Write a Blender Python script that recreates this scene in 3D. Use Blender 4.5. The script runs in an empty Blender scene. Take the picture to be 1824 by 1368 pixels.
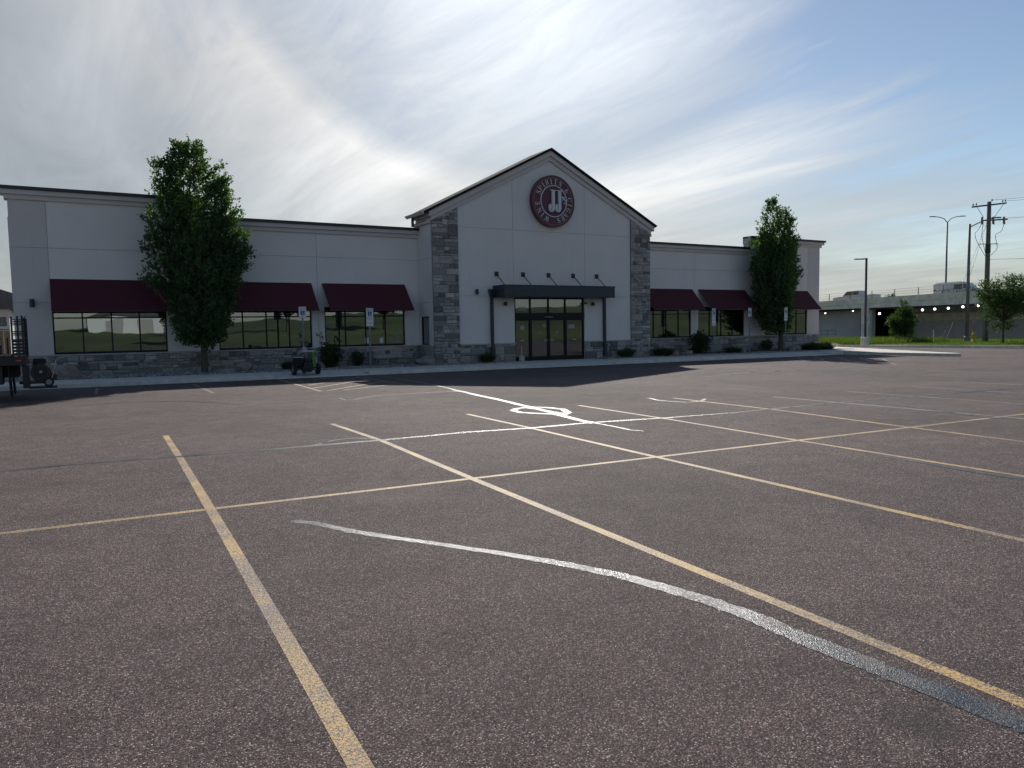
import bpy, math, random
import numpy as np
from mathutils import Vector, Matrix
C = bpy.context.scene.collection
SC = bpy.context.scene
R_ = math.radians

# ------------------------------------------------------------------ camera
F_PX, CAM_H = 1350.0, 1.70
PITCH, ROLL, YAW = R_(4.2), R_(0.95), R_(30.6)
def _axes():
    fwd = Vector((math.sin(YAW)*math.cos(PITCH), math.cos(YAW)*math.cos(PITCH), -math.sin(PITCH)))
    right = Vector((math.cos(YAW), -math.sin(YAW), 0))
    down = fwd.cross(right)
    return math.cos(ROLL)*right+math.sin(ROLL)*down, -math.sin(ROLL)*right+math.cos(ROLL)*down, fwd
RIGHT, DOWN, FWD = _axes()
cam = bpy.data.cameras.new('camera'); camo = bpy.data.objects.new('camera', cam); C.objects.link(camo)
cam.sensor_width = 36; cam.lens = F_PX/1824*36; cam.clip_start = .05; cam.clip_end = 6000
M = Matrix.Identity(4)
for i in range(3):
    M[i][0], M[i][1], M[i][2] = RIGHT[i], -DOWN[i], -FWD[i]
M[0][3], M[1][3], M[2][3] = 0, 0, CAM_H
camo.matrix_world = M
SC.camera = camo

# ------------------------------------------------------------------ sky and sun
SUN_AZ, SUN_EL = R_(32.8), R_(32.2)          # azimuth from +Y towards +X
SUN = Vector((math.sin(SUN_AZ)*math.cos(SUN_EL), math.cos(SUN_AZ)*math.cos(SUN_EL), math.sin(SUN_EL)))
SC.view_settings.view_transform = 'Standard'; SC.view_settings.look = 'None'
SC.view_settings.gamma = 1; SC.view_settings.exposure = 0.62
w = bpy.data.worlds.new('World'); SC.world = w; w.use_nodes = True
nt = w.node_tree; N = nt.nodes; L = nt.links
for n in list(N): N.remove(n)
def nd(tree, t, **kw):
    n = tree.nodes.new(t)
    for k, v in kw.items():
        if k.startswith('i_'):
            n.inputs[k[2:]].default_value = v
        else: setattr(n, k, v)
    return n
def math_n(tree, op, a, b=None, c=None, clamp=False):
    n = tree.nodes.new('ShaderNodeMath'); n.operation = op; n.use_clamp = clamp
    for i, x in enumerate((a, b, c)):
        if x is None: continue
        if isinstance(x, (int, float)): n.inputs[i].default_value = x
        else: tree.links.new(x, n.inputs[i])
    return n.outputs[0]
def mixc(tree, fac, a, b, bt='MIX'):
    n = tree.nodes.new('ShaderNodeMix'); n.data_type = 'RGBA'; n.blend_type = bt
    for s, x in ((0, fac), (6, a), (7, b)):
        if isinstance(x, (int, float)): n.inputs[s].default_value = x
        elif isinstance(x, tuple): n.inputs[s].default_value = (*x[:3], 1)
        else: tree.links.new(x, n.inputs[s])
    return n.outputs[2]
def ramp(tree, fac, stops):
    n = tree.nodes.new('ShaderNodeValToRGB')
    while len(n.color_ramp.elements) < len(stops): n.color_ramp.elements.new(.5)
    for e, (p, c) in zip(n.color_ramp.elements, stops):
        e.position = p; e.color = (c, c, c, 1) if isinstance(c, (int, float)) else (*c, 1)
    if fac is not None: tree.links.new(fac, n.inputs[0])
    return n.outputs[0]
sky = nd(nt, 'ShaderNodeTexSky', sky_type='NISHITA', sun_disc=False, sun_elevation=SUN_EL, sun_rotation=SUN_AZ,
         altitude=400, air_density=1.0, dust_density=.25, ozone_density=1.0)
geo = nd(nt, 'ShaderNodeTexCoord'); sep = nd(nt, 'ShaderNodeSeparateXYZ'); L.new(geo.outputs['Generated'], sep.inputs[0])
zc = math_n(nt, 'ADD', math_n(nt, 'MAXIMUM', sep.outputs[2], 0.0), 0.09)
px_ = math_n(nt, 'DIVIDE', sep.outputs[0], zc); py_ = math_n(nt, 'DIVIDE', sep.outputs[1], zc)
comb = nd(nt, 'ShaderNodeCombineXYZ'); L.new(px_, comb.inputs[0]); L.new(py_, comb.inputs[1])
def cloudnoise(rot, sx, sy, scale, detail, rough, dist, loc=(0, 0, 0)):
    mp = nd(nt, 'ShaderNodeMapping'); mp.inputs['Rotation'].default_value = (0, 0, rot)
    mp.inputs['Scale'].default_value = (sx, sy, 1); mp.inputs['Location'].default_value = loc
    L.new(comb.outputs[0], mp.inputs[0])
    t = nd(nt, 'ShaderNodeTexNoise', i_Scale=scale, i_Detail=detail, i_Roughness=rough, i_Distortion=dist)
    L.new(mp.outputs[0], t.inputs['Vector']); return t.outputs[0]
STREAK = R_(34)
n1 = cloudnoise(STREAK, 1.0, .20, 1.1, 7, .56, .7, (1.3, .2, 0))       # long cirrus streets
n2 = cloudnoise(STREAK+.35, 1.0, .30, 3.4, 9, .62, 1.0, (4.1, 2.0, 0))    # fine wisps
n3 = cloudnoise(0.3, 1, 1, .45, 3, .5, .3, (3.1, 7.7, 0))         # patches of cover
# a veil of cirrostratus that thins out to the right and behind
veil = nd(nt, 'ShaderNodeVectorMath', operation='DOT_PRODUCT'); L.new(geo.outputs['Generated'], veil.inputs[0])
veil.inputs[1].default_value = Vector((math.sin(R_(-2)), math.cos(R_(-2)), 0))
cov = math_n(nt, 'ADD', math_n(nt, 'MULTIPLY', n1, .45), math_n(nt, 'MULTIPLY', n2, .45))
cov = math_n(nt, 'ADD', cov, math_n(nt, 'MULTIPLY', math_n(nt, 'SUBTRACT', n3, .5), .5))
cov = math_n(nt, 'ADD', cov, math_n(nt, 'MULTIPLY', math_n(nt, 'SUBTRACT', veil.outputs['Value'], .66), .95))
low = math_n(nt, 'POWER', math_n(nt, 'SUBTRACT', 1.0, math_n(nt, 'MAXIMUM', sep.outputs[2], 0.0)), 9.0)   # thicker towards the horizon
cov = math_n(nt, 'ADD', cov, math_n(nt, 'MULTIPLY', low, .62))
mask = math_n(nt, 'MAXIMUM', ramp(nt, cov, [(.30, 0.0), (.48, .5), (.70, .97)]), math_n(nt, 'MULTIPLY', math_n(nt, 'POWER', low, 2.2), .95))     # clear air still whitens at the horizon
dotn = nd(nt, 'ShaderNodeVectorMath', operation='DOT_PRODUCT'); L.new(geo.outputs['Generated'], dotn.inputs[0])
dotn.inputs[1].default_value = SUN
dp = math_n(nt, 'MAXIMUM', dotn.outputs['Value'], 0.0)
fw = math_n(nt, 'POWER', dp, 5.0); fw2 = math_n(nt, 'POWER', dp, 30.0)
# 22 degree halo of ice crystals: darker inside, a bright rim that fades outwards
angl = math_n(nt, 'ARCCOSINE', math_n(nt, 'MINIMUM', dp, 1.0))
halo = ramp(nt, math_n(nt, 'MULTIPLY', angl, 1.0), [(R_(17), 0.0), (R_(20.6), .05), (R_(22.6), 1.0), (R_(25), .8), (R_(31), .25), (R_(40), 0.0)])
lum = math_n(nt, 'ADD', math_n(nt, 'MULTIPLY', fw, 1.9), math_n(nt, 'ADD', math_n(nt, 'MULTIPLY', fw2, 8.5), 2.4))
lum = math_n(nt, 'ADD', lum, math_n(nt, 'MULTIPLY', halo, math_n(nt, 'MULTIPLY', n1, 4.6)))
lum = math_n(nt, 'MULTIPLY', lum, math_n(nt, 'ADD', math_n(nt, 'MULTIPLY', math_n(nt, 'ADD', n1, math_n(nt, 'MULTIPLY', n2, .55)), .95), .30))
cl = nd(nt, 'ShaderNodeVectorMath', operation='SCALE'); L.new(lum, cl.inputs['Scale'])
L.new(mixc(nt, halo, (.80, .83, .85), (.86, .835, .79)), cl.inputs[0])
skm = nd(nt, 'ShaderNodeVectorMath', operation='SCALE'); skm.inputs['Scale'].default_value = .58; L.new(sky.outputs[0], skm.inputs[0])
colr = mixc(nt, math_n(nt, 'MULTIPLY', mask, .84), skm.outputs[0], cl.outputs[0])
bg = nd(nt, 'ShaderNodeBackground', i_Strength=.1); L.new(colr, bg.inputs[0])
wo = nd(nt, 'ShaderNodeOutputWorld'); L.new(bg.outputs[0], wo.inputs[0])
sl = bpy.data.lights.new('sun', 'SUN'); sl.energy = 2.9; sl.angle = R_(.6); sl.color = (1, .95, .88)
so = bpy.data.objects.new('sun', sl); C.objects.link(so); so.location = (40, 60, 60)
so.rotation_euler = (-SUN).to_track_quat('-Z', 'Y').to_euler()

# ------------------------------------------------------------------ pixel helpers: a pixel is a direction only
GA, GB = .004, .003                          # the lot falls gently away from the camera
def gz(x, y): return -GA*x-GB*y
def ray(u, v): return RIGHT*((u-912)/F_PX)+DOWN*((v-684)/F_PX)+FWD
def gnd(u, v, dz=0):
    d = ray(u, v); s = (dz-CAM_H)/(d.z+GA*d.x+GB*d.y)
    return Vector((d.x*s, d.y*s, CAM_H+d.z*s))
def pl(u, v, y):                             # on the plane Y = y
    d = ray(u, v); s = y/d.y
    return Vector((d.x*s, y, CAM_H+d.z*s))

# ------------------------------------------------------------------ materials
MATS = {}
def pmat(name):
    m = bpy.data.materials.new(name); m.use_nodes = True
    t = m.node_tree; b = t.nodes['Principled BSDF']; MATS[name] = m
    return m, t, b
def coord(t, kind='pos'):
    if kind == 'pos': return t.nodes.new('ShaderNodeNewGeometry').outputs['Position']
    return t.nodes.new('ShaderNodeTexCoord').outputs['Object']
def noise(t, co, scale, detail=4, rough=.55, dist=0.0):
    n = nd(t, 'ShaderNodeTexNoise', i_Scale=scale, i_Detail=detail, i_Roughness=rough, i_Distortion=dist)
    t.links.new(co, n.inputs['Vector']); return n.outputs[0]
def bump(t, b, h, strength=.3, dist=.01):
    n = nd(t, 'ShaderNodeBump', i_Strength=strength, i_Distance=dist)
    t.links.new(h, n.inputs['Height']); t.links.new(n.outputs[0], b.inputs['Normal'])
def simple(name, col, rough=.6, var=.12, scale=6.0, metal=0.0, spec=.5, bmp=0.0, bscale=60, kind='pos', dirt=None):
    """one plain material: a colour, slow unevenness, fine grain"""
    m, t, b = pmat(name)
    co = coord(t, kind)
    f = noise(t, co, scale, 5)
    lo = tuple(c*(1-var) for c in col); hi = tuple(min(1, c*(1+var)) for c in col)
    c = mixc(t, ramp(t, f, [(.3, 0.0), (.7, 1.0)]), lo, hi)
    if dirt:
        d = ramp(t, noise(t, co, scale*.35, 6, .65, .6), [(.5, 0.0), (.75, .6)])
        c = mixc(t, d, c, dirt)
    t.links.new(c, b.inputs['Base Color'])
    b.inputs['Roughness'].default_value = rough; b.inputs['Metallic'].default_value = metal
    b.inputs['Specular IOR Level'].default_value = spec
    if bmp: bump(t, b, noise(t, co, bscale, 3), bmp, .01)
    return m

def asphalt_colour(t, co):
    v = nd(t, 'ShaderNodeTexVoronoi', i_Scale=165.0, i_Randomness=1.0); t.links.new(co, v.inputs['Vector'])
    sp = nd(t, 'ShaderNodeSeparateColor'); t.links.new(v.outputs['Color'], sp.inputs[0])
    chip = ramp(t, sp.outputs[0], [(0, (.020, .018, .018)), (.5, (.052, .045, .044)), (.80, (.10, .086, .081)), (.95, (.24, .215, .20)), (1, (.42, .385, .36))])
    v2 = nd(t, 'ShaderNodeTexVoronoi', i_Scale=62.0, i_Randomness=1.0); t.links.new(co, v2.inputs['Vector'])
    sp2 = nd(t, 'ShaderNodeSeparateColor'); t.links.new(v2.outputs['Color'], sp2.inputs[0])
    k2 = ramp(t, sp2.outputs[0], [(.86, 0.0), (.90, .7)])
    chip = mixc(t, math_n(t, 'MULTIPLY', k2, ramp(t, v2.outputs['Distance'], [(.3, 1.0), (.45, 0.0)])), chip, ramp(t, sp2.outputs[1], [(0, (.02, .02, .022)), (.35, (.13, .10, .095)), (1, (.36, .32, .30))]))
    edge = ramp(t, v.outputs['Distance'], [(.25, 1.0), (.75, .30)])
    chip = mixc(t, 1.0, chip, edge, 'MULTIPLY')
    pink = ramp(t, sp.outputs[1], [(.6, 0.0), (.9, .5)])
    chip = mixc(t, pink, chip, (.105, .070, .067))
    big = ramp(t, noise(t, co, .22, 6, .6, .4), [(.28, .74), (.5, 1.0), (.72, 1.24)])
    chip = mixc(t, 1.0, chip, big, 'MULTIPLY')
    mid = ramp(t, noise(t, co, 2.3, 5, .65), [(.3, .82), (.7, 1.16)])
    chip = mixc(t, 1.0, chip, mid, 'MULTIPLY')
    v3 = nd(t, 'ShaderNodeTexVoronoi', i_Scale=.62, i_Randomness=1.0); t.links.new(co, v3.inputs['Vector'])        # oil drips
    sp3 = nd(t, 'ShaderNodeSeparateColor'); t.links.new(v3.outputs['Color'], sp3.inputs[0])
    oil = math_n(t, 'MULTIPLY', ramp(t, math_n(t, 'ADD', v3.outputs['Distance'], math_n(t, 'MULTIPLY', noise(t, co, 7, 4), .16)), [(.13, .55), (.22, 0.0)]), math_n(t, 'GREATER_THAN', sp3.outputs[0], .62))
    chip = mixc(t, oil, chip, (.022, .02, .021))
    dust = ramp(t, noise(t, co, .42, 5, .6, .8), [(.58, 0.0), (.76, .28)])
    chip = mixc(t, dust, chip, (.13, .112, .10))
    st = ramp(t, noise(t, co, .55, 4, .6, 1.2), [(.66, 0.0), (.80, .35)])
    chip = mixc(t, st, chip, (.03, .028, .03))
    gain = nd(t, 'ShaderNodeVectorMath', operation='SCALE'); gain.inputs['Scale'].default_value = 1.62
    t.links.new(mixc(t, 1.0, chip, (1.22, 1.13, 1.09), 'MULTIPLY'), gain.inputs[0])
    return gain.outputs[0], v.outputs['Distance']
m, t, b = pmat('asphalt'); co = coord(t); c, h = asphalt_colour(t, co)
t.links.new(c, b.inputs['Base Color']); b.inputs['Roughness'].default_value = .85; b.inputs['Specular IOR Level'].default_value = .16
inv = math_n(t, 'SUBTRACT', 1.0, h); bump(t, b, inv, .75, .005)
def paint(name, col, keep, sc=38):
    m, t, b = pmat(name); co = coord(t); c, h = asphalt_colour(t, co)
    f = math_n(t, 'ADD', math_n(t, 'MULTIPLY', noise(t, co, sc, 6, .7), .72), math_n(t, 'MULTIPLY', noise(t, co, 1.4, 3), .28))
    k = ramp(t, f, [(keep-.035, 0.0), (keep+.035, 1.0)])
    pc = mixc(t, ramp(t, noise(t, co, 3, 4), [(.3, 0.0), (.7, 1.0)]), tuple(x*.8 for x in col), col)
    t.links.new(mixc(t, k, c, pc), b.inputs['Base Color'])
    b.inputs['Roughness'].default_value = .65; inv = math_n(t, 'SUBTRACT', 1.0, h); bump(t, b, inv, .5, .004)
paint('yellow_paint', (.62, .37, .085), .505, 70)
paint('faded_paint', (.48, .35, .18), .53, 85)
m, t, b = pmat('crack_sealant'); co = coord(t)
c, h = asphalt_colour(t, co)
k = ramp(t, math_n(t, 'ADD', math_n(t, 'MULTIPLY', noise(t, co, 60, 6, .75), .7), math_n(t, 'MULTIPLY', noise(t, co, 4, 3), .3)), [(.40, 0.0), (.50, 1.0)])
t.links.new(mixc(t, k, c, (.014, .019, .030)), b.inputs['Base Color'])  # black base tinted blue for the sky it reflects
r = math_n(t, 'SUBTRACT', .72, math_n(t, 'MULTIPLY', k, ramp(t, noise(t, co, 3.0, 4), [(.3, .36), (.7, .48)]))); t.links.new(r, b.inputs['Roughness'])
b.inputs['Specular IOR Level'].default_value = .34
bump(t, b, math_n(t, 'ADD', math_n(t, 'MULTIPLY', h, -.8), noise(t, co, 40, 5)), .45, .006)

simple('concrete', (.63, .585, .52), .85, .14, 3, bmp=.25, bscale=90, dirt=(.47, .43, .38))
simple('old_concrete', (.74, .67, .57), .9, .2, 1.2, bmp=.3, bscale=20, dirt=(.56, .50, .43))
def stucco(name, col):
    m, t, b = pmat(name); co = coord(t)
    c = mixc(t, ramp(t, noise(t, co, .7, 5), [(.3, 0.0), (.7, 1.0)]), tuple(x*.965 for x in col), tuple(x*1.035 for x in col))
    mp = nd(t, 'ShaderNodeMapping'); mp.inputs['Scale'].default_value = (5.5, 5.5, .35); t.links.new(co, mp.inputs[0])       # rain streaks
    c = mixc(t, ramp(t, noise(t, mp.outputs[0], 1.0, 5, .6), [(.56, 0.0), (.78, .22)]), c, tuple(x*.70 for x in col))
    c = mixc(t, ramp(t, noise(t, co, 1.9, 6, .65, .8), [(.55, 0.0), (.8, .16)]), c, tuple(x*.78 for x in col))
    t.links.new(c, b.inputs['Base Color']); b.inputs['Roughness'].default_value = .92; bump(t, b, noise(t, co, 160, 3), .4, .01)
stucco('stucco', (.72, .66, .63)); stucco('stucco_taupe', (.60, .54, .52))
simple('trim', (.58, .52, .51), .8, .05, 1.0, bmp=.15, bscale=120)
simple('dark_metal', (.016, .020, .026), .45, .2, 4, spec=.5)
simple('roof_metal', (.016, .020, .024), .95, .2, 4, spec=.05)
simple('frame_metal', (.006, .007, .010), .5, .1, 4, spec=.3)
simple('canopy_metal', (.020, .028, .040), .4, .15, 3)
simple('canvas', (.070, .010, .020), .9, .08, 3, bmp=.2, bscale=300)
simple('mortar', (.21, .20, .19), .95, .2, 12, bmp=.4, bscale=70)
simple('cap_stone', (.40, .38, .36), .9, .15, 5, bmp=.3, bscale=40)
simple('galvanised', (.22, .235, .25), .5, .15, 14, metal=.4)
simple('black_paint', (.013, .013, .015), .5, .2, 6)
simple('rubber', (.014, .014, .015), .85, .2, 10)
simple('white_paint', (.72, .72, .70), .55, .05, 6)
simple('aluminium_sign', (.70, .70, .70), .5, .05, 9)
simple('blue_paint', (.015, .07, .28), .45, .06, 9)
simple('black_ink', (.02, .02, .022), .6, .1, 9)
simple('red_ink', (.40, .06, .07), .6, .1, 9)
simple('sign_maroon', (.115, .022, .036), .5, .05, 2)
simple('sign_white', (.60, .62, .66), .45, .03, 4)
simple('sign_line', (.36, .30, .33), .5, .05, 4)
simple('interior', (.06, .06, .062), .9, .2, 2)
simple('bark', (.085, .066, .052), .95, .35, 14, bmp=.8, bscale=30)
simple('pole_wood', (.15, .125, .10), .95, .25, 5, bmp=.6, bscale=20)
simple('pole_steel', (.17, .17, .165), .6, .15, 6, metal=.3)
simple('bench_tan', (.34, .29, .245), .7, .1, 8)
simple('emblem_blue', (.03, .06, .11), .5, .15, 8)
simple('boulder', (.27, .225, .195), .95, .3, 4, bmp=.6, bscale=25, dirt=(.13, .12, .11))
simple('plywood', (.33, .21, .10), .8, .18, 6)
simple('green_paint', (.11, .19, .04), .5, .12, 6)
simple('chrome', (.6, .6, .62), .2, .03, 6, metal=1)
simple('tail_red', (.55, .02, .025), .3, .05, 6)
simple('plastic_grey', (.40, .39, .37), .6, .06, 6)
simple('hydrant_yellow', (.52, .34, .03), .5, .1, 6)
simple('stake_wood', (.33, .27, .19), .9, .15, 8)
simple('roof_grey', (.09, .09, .095), .85, .2, 3)
simple('block_wall', (.34, .33, .32), .9, .1, 1.5, bmp=.3, bscale=30)
simple('wall_panel_grey', (.50, .50, .52), .9, .06, .5)
simple('underpass_shade', (.09, .09, .09), .95, .2, 1)  # near-black base colour carries the shade beneath the overpass deck
simple('silver_car', (.42, .42, .42), .35, .04, 3, metal=.6)
simple('insulator', (.14, .10, .09), .4, .1, 8)
simple('soil', (.10, .075, .05), .95, .3, 3)
def leafmat(name, a, bcol, trans=.35):
    m, t, b = pmat(name)
    g = t.nodes.new('ShaderNodeNewGeometry')
    c = mixc(t, g.outputs['Random Per Island'], a, bcol)
    big = ramp(t, noise(t, coord(t), 1.3, 3), [(.3, .75), (.7, 1.2)])
    c = mixc(t, 1.0, c, big, 'MULTIPLY')
    t.links.new(c, b.inputs['Base Color']); b.inputs['Roughness'].default_value = .6; b.inputs['Specular IOR Level'].default_value = .35
    tr = t.nodes.new('ShaderNodeBsdfTranslucent')
    tc = mixc(t, 1.0, c, (1.5, 1.9, .55), 'MULTIPLY'); t.links.new(tc, tr.inputs[0])
    mx = t.nodes.new('ShaderNodeMixShader'); mx.inputs[0].default_value = trans
    t.links.new(b.outputs[0], mx.inputs[1]); t.links.new(tr.outputs[0], mx.inputs[2])
    t.links.new(mx.outputs[0], t.nodes['Material Output'].inputs[0])
leafmat('leaf_tree', (.048, .084, .044), (.096, .150, .060), .45)
leafmat('leaf_shrub', (.024, .042, .018), (.05, .08, .028), .2)
leafmat('leaf_small', (.032, .058, .022), (.068, .105, .036))
leafmat('grass_clump', (.05, .07, .035), (.10, .12, .06), .2)
leafmat('grass_blade', (.06, .095, .020), (.14, .155, .05), .35)
leafmat('leaf_pine', (.014, .028, .018), (.03, .05, .026), .1)
simple('hill_grass', (.070, .092, .028), 1.0, .45, .05, bmp=.6, bscale=.8, dirt=(.085, .075, .035))
simple('far_hill', (.10, .115, .125), 1.0, .2, .003)  # blue-grey base colour has the distance haze mixed in
m, t, b = pmat('lawn'); co = coord(t)
c = mixc(t, ramp(t, noise(t, co, 1.2, 6, .7), [(.3, 0.0), (.7, 1.0)]), (.045, .085, .016), (.095, .14, .03))
c = mixc(t, ramp(t, noise(t, co, .12, 4), [(.5, 0.0), (.75, .6)]), c, (.13, .12, .05))
t.links.new(c, b.inputs['Base Color']); b.inputs['Roughness'].default_value = 1; bump(t, b, noise(t, co, 25, 4), .8, .04)
# stone: each piece has its own tint
m, t, b = pmat('stone'); co = coord(t)
oi = t.nodes.new('ShaderNodeObjectInfo'); g = t.nodes.new('ShaderNodeNewGeometry')
rnd = math_n(t, 'FRACT', math_n(t, 'ADD', oi.outputs['Random'], g.outputs['Random Per Island']))
c = ramp(t, rnd, [(0, (.14, .13, .125)), (.3, (.26, .245, .235)), (.55, (.36, .335, .32)), (.8, (.36, .30, .27)), (1, (.52, .48, .45))])
f = ramp(t, noise(t, co, 9, 6, .7), [(.3, .7), (.7, 1.3)])
t.links.new(mixc(t, 1.0, c, f, 'MULTIPLY'), b.inputs['Base Color']); b.inputs['Roughness'].default_value = .95
bump(t, b, noise(t, co, 22, 6, .7), .9, .03)
m, t, b = pmat('gravel'); g = t.nodes.new('ShaderNodeNewGeometry')
c = ramp(t, g.outputs['Random Per Island'], [(0, (.16, .14, .13)), (.5, (.32, .27, .25)), (1, (.52, .48, .44))])
t.links.new(c, b.inputs['Base Color']); b.inputs['Roughness'].default_value = .9
# window glass: reflecting, tinted, see-through
m, t, b = pmat('glass'); t.nodes.remove(b)
gl = nd(t, 'ShaderNodeBsdfGlossy', i_Roughness=.0); gl.inputs[0].default_value = (.80, .88, .93, 1)
tp = t.nodes.new('ShaderNodeBsdfTransparent'); tp.inputs[0].default_value = (.30, .36, .36, 1)
fr = nd(t, 'ShaderNodeFresnel', i_IOR=2.0)
bn = nd(t, 'ShaderNodeBump', i_Strength=.10, i_Distance=.02); t.links.new(noise(t, coord(t), .9, 1), bn.inputs['Height'])
t.links.new(bn.outputs[0], gl.inputs['Normal'])
mx = t.nodes.new('ShaderNodeMixShader'); t.links.new(math_n(t, 'ADD', fr.outputs[0], .14, clamp=True), mx.inputs[0])
t.links.new(tp.outputs[0], mx.inputs[1]); t.links.new(gl.outputs[0], mx.inputs[2])
t.links.new(mx.outputs[0], t.nodes['Material Output'].inputs[0])
simple('car_glass', (.012, .014, .016), .08, .05, 3, spec=.8)
m, t, b = pmat('lamp_glow'); b.inputs['Emission Color'].default_value = (1, .96, .88, 1); b.inputs['Emission Strength'].default_value = 4.0
# van wrap: dark wavy print on white
m, t, b = pmat('van_wrap'); co = coord(t, 'obj')
v = nd(t, 'ShaderNodeTexVoronoi', feature='DISTANCE_TO_EDGE', i_Scale=2.6); t.links.new(co, v.inputs['Vector'])
sx = nd(t, 'ShaderNodeSeparateXYZ'); t.links.new(co, sx.inputs[0])
k = math_n(t, 'MULTIPLY', ramp(t, v.outputs[0], [(.045, 1.0), (.075, 0.0)]), math_n(t, 'LESS_THAN', sx.outputs[2], 1.35))
t.links.new(mixc(t, k, (.62, .63, .64), (.03, .03, .04)), b.inputs['Base Color']); b.inputs['Roughness'].default_value = .4

# ------------------------------------------------------------------ mesh helpers
class MB:
    """collects shapes; build() links them as one mesh object"""
    def __init__(s): s.v = []; s.f = []
    def add(s, vs, fs):
        o = len(s.v); s.v += [tuple(p) for p in vs]; s.f += [tuple(i+o for i in q) for q in fs]; return s
    def box(s, x0, x1, y0, y1, z0, z1):
        return s.add([(x0, y0, z0), (x1, y0, z0), (x1, y1, z0), (x0, y1, z0), (x0, y0, z1), (x1, y0, z1), (x1, y1, z1), (x0, y1, z1)],
                     [(0, 3, 2, 1), (4, 5, 6, 7), (0, 1, 5, 4), (1, 2, 6, 5), (2, 3, 7, 6), (3, 0, 4, 7)])
    def prism(s, poly, d0, d1, axis='y'):
        """polygon (a, b) extruded along an axis; axis y: (x, z), x: (y, z), z: (x, y)"""
        n = len(poly)
        def P(p, d): return (p[0], d, p[1]) if axis == 'y' else (d, p[0], p[1]) if axis == 'x' else (p[0], p[1], d)
        vs = [P(p, d0) for p in poly]+[P(p, d1) for p in poly]
        fs = [tuple(range(n)), tuple(range(2*n-1, n-1, -1))]+[(i, i+n, (i+1) % n+n, (i+1) % n) for i in range(n)]
        return s.add(vs, fs)
    def tube(s, pts, r, n=8, cap=True):
        pts = [Vector(p) for p in pts]; k = len(pts)
        rs = r if isinstance(r, (list, tuple)) else [r]*k
        vs = []; ref = None
        for i, p in enumerate(pts):
            d = (pts[min(i+1, k-1)]-pts[max(i-1, 0)]).normalized()
            if ref is None: ref = d.orthogonal().normalized()
            a = (ref-d*ref.dot(d))
            a = a.normalized() if a.length > 1e-6 else d.orthogonal().normalized()
            ref = a; b_ = d.cross(a)
            for j in range(n):
                an = 2*math.pi*j/n; vs.append(p+(a*math.cos(an)+b_*math.sin(an))*rs[i])
        fs = [(i*n+j, i*n+(j+1) % n, (i+1)*n+(j+1) % n, (i+1)*n+j) for i in range(k-1) for j in range(n)]
        if cap: fs += [tuple(range(n-1, -1, -1)), tuple(range((k-1)*n, k*n))]
        return s.add(vs, fs)
    def lathe(s, prof, c, n=20):
        vs = [(c[0]+r*math.cos(2*math.pi*j/n), c[1]+r*math.sin(2*math.pi*j/n), c[2]+z) for r, z in prof for j in range(n)]
        k = len(prof)
        fs = [(i*n+j, i*n+(j+1) % n, (i+1)*n+(j+1) % n, (i+1)*n+j) for i in range(k-1) for j in range(n)]
        fs += [tuple(range(n-1, -1, -1)), tuple(range((k-1)*n, k*n))]
        return s.add(vs, fs)
    def disc(s, c, r, y0, y1, n=48, ri=None):
        """disc or ring standing in the XZ plane"""
        cx, cz = c
        o = [(cx+r*math.cos(2*math.pi*j/n), cz+r*math.sin(2*math.pi*j/n)) for j in range(n)]
        if ri is None: return s.prism(o, y0, y1)
        q = [(cx+ri*math.cos(2*math.pi*j/n), cz+ri*math.sin(2*math.pi*j/n)) for j in range(n)]
        vs = [(a, y0, z) for a, z in o]+[(a, y0, z) for a, z in q]+[(a, y1, z) for a, z in o]+[(a, y1, z) for a, z in q]
        fs = []
        for j in range(n):
            k = (j+1) % n
            fs += [(j, k, n+k, n+j), (2*n+j, 3*n+j, 3*n+k, 2*n+k), (j, 2*n+j, 2*n+k, k), (n+j, n+k, 3*n+k, 3*n+j)]
        return s.add(vs, fs)
    def build(s, name, mat, parent=None, smooth=False, bevel=0, off=None):
        me = bpy.data.meshes.new(name)
        v = s.v
        if off is not None: v = [(p[0]-off[0], p[1]-off[1], p[2]-off[2]) for p in v]
        me.from_pydata(v, [], s.f); me.update()
        import bmesh
        bm = bmesh.new(); bm.from_mesh(me); bmesh.ops.recalc_face_normals(bm, faces=bm.faces); bm.to_mesh(me); bm.free()
        o = bpy.data.objects.new(name, me); C.objects.link(o)
        me.materials.append(MATS[mat])
        if parent is not None: o.parent = parent
        if smooth: me.polygons.foreach_set('use_smooth', [True]*len(me.polygons))
        if bevel:
            md = o.modifiers.new('bevel', 'BEVEL'); md.width = bevel; md.segments = 2; md.limit_method = 'ANGLE'; md.angle_limit = R_(40)
        return o
def tag(o, label=None, cat=None, group=None, kind=None):
    if label: o['label'] = label
    if cat: o['category'] = cat
    if group: o['group'] = group
    if kind: o['kind'] = kind
    return o
def empty(name, loc=(0, 0, 0), rz=0):
    o = bpy.data.objects.new(name, None); C.objects.link(o); o.location = loc; o.rotation_euler.z = rz; o.empty_display_size = .2
    return o
def copy_tree(o, parent=None):
    c = o.copy(); C.objects.link(c); c.parent = parent
    for ch in list(o.children):
        copy_tree(ch, c)
    return c
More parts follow.
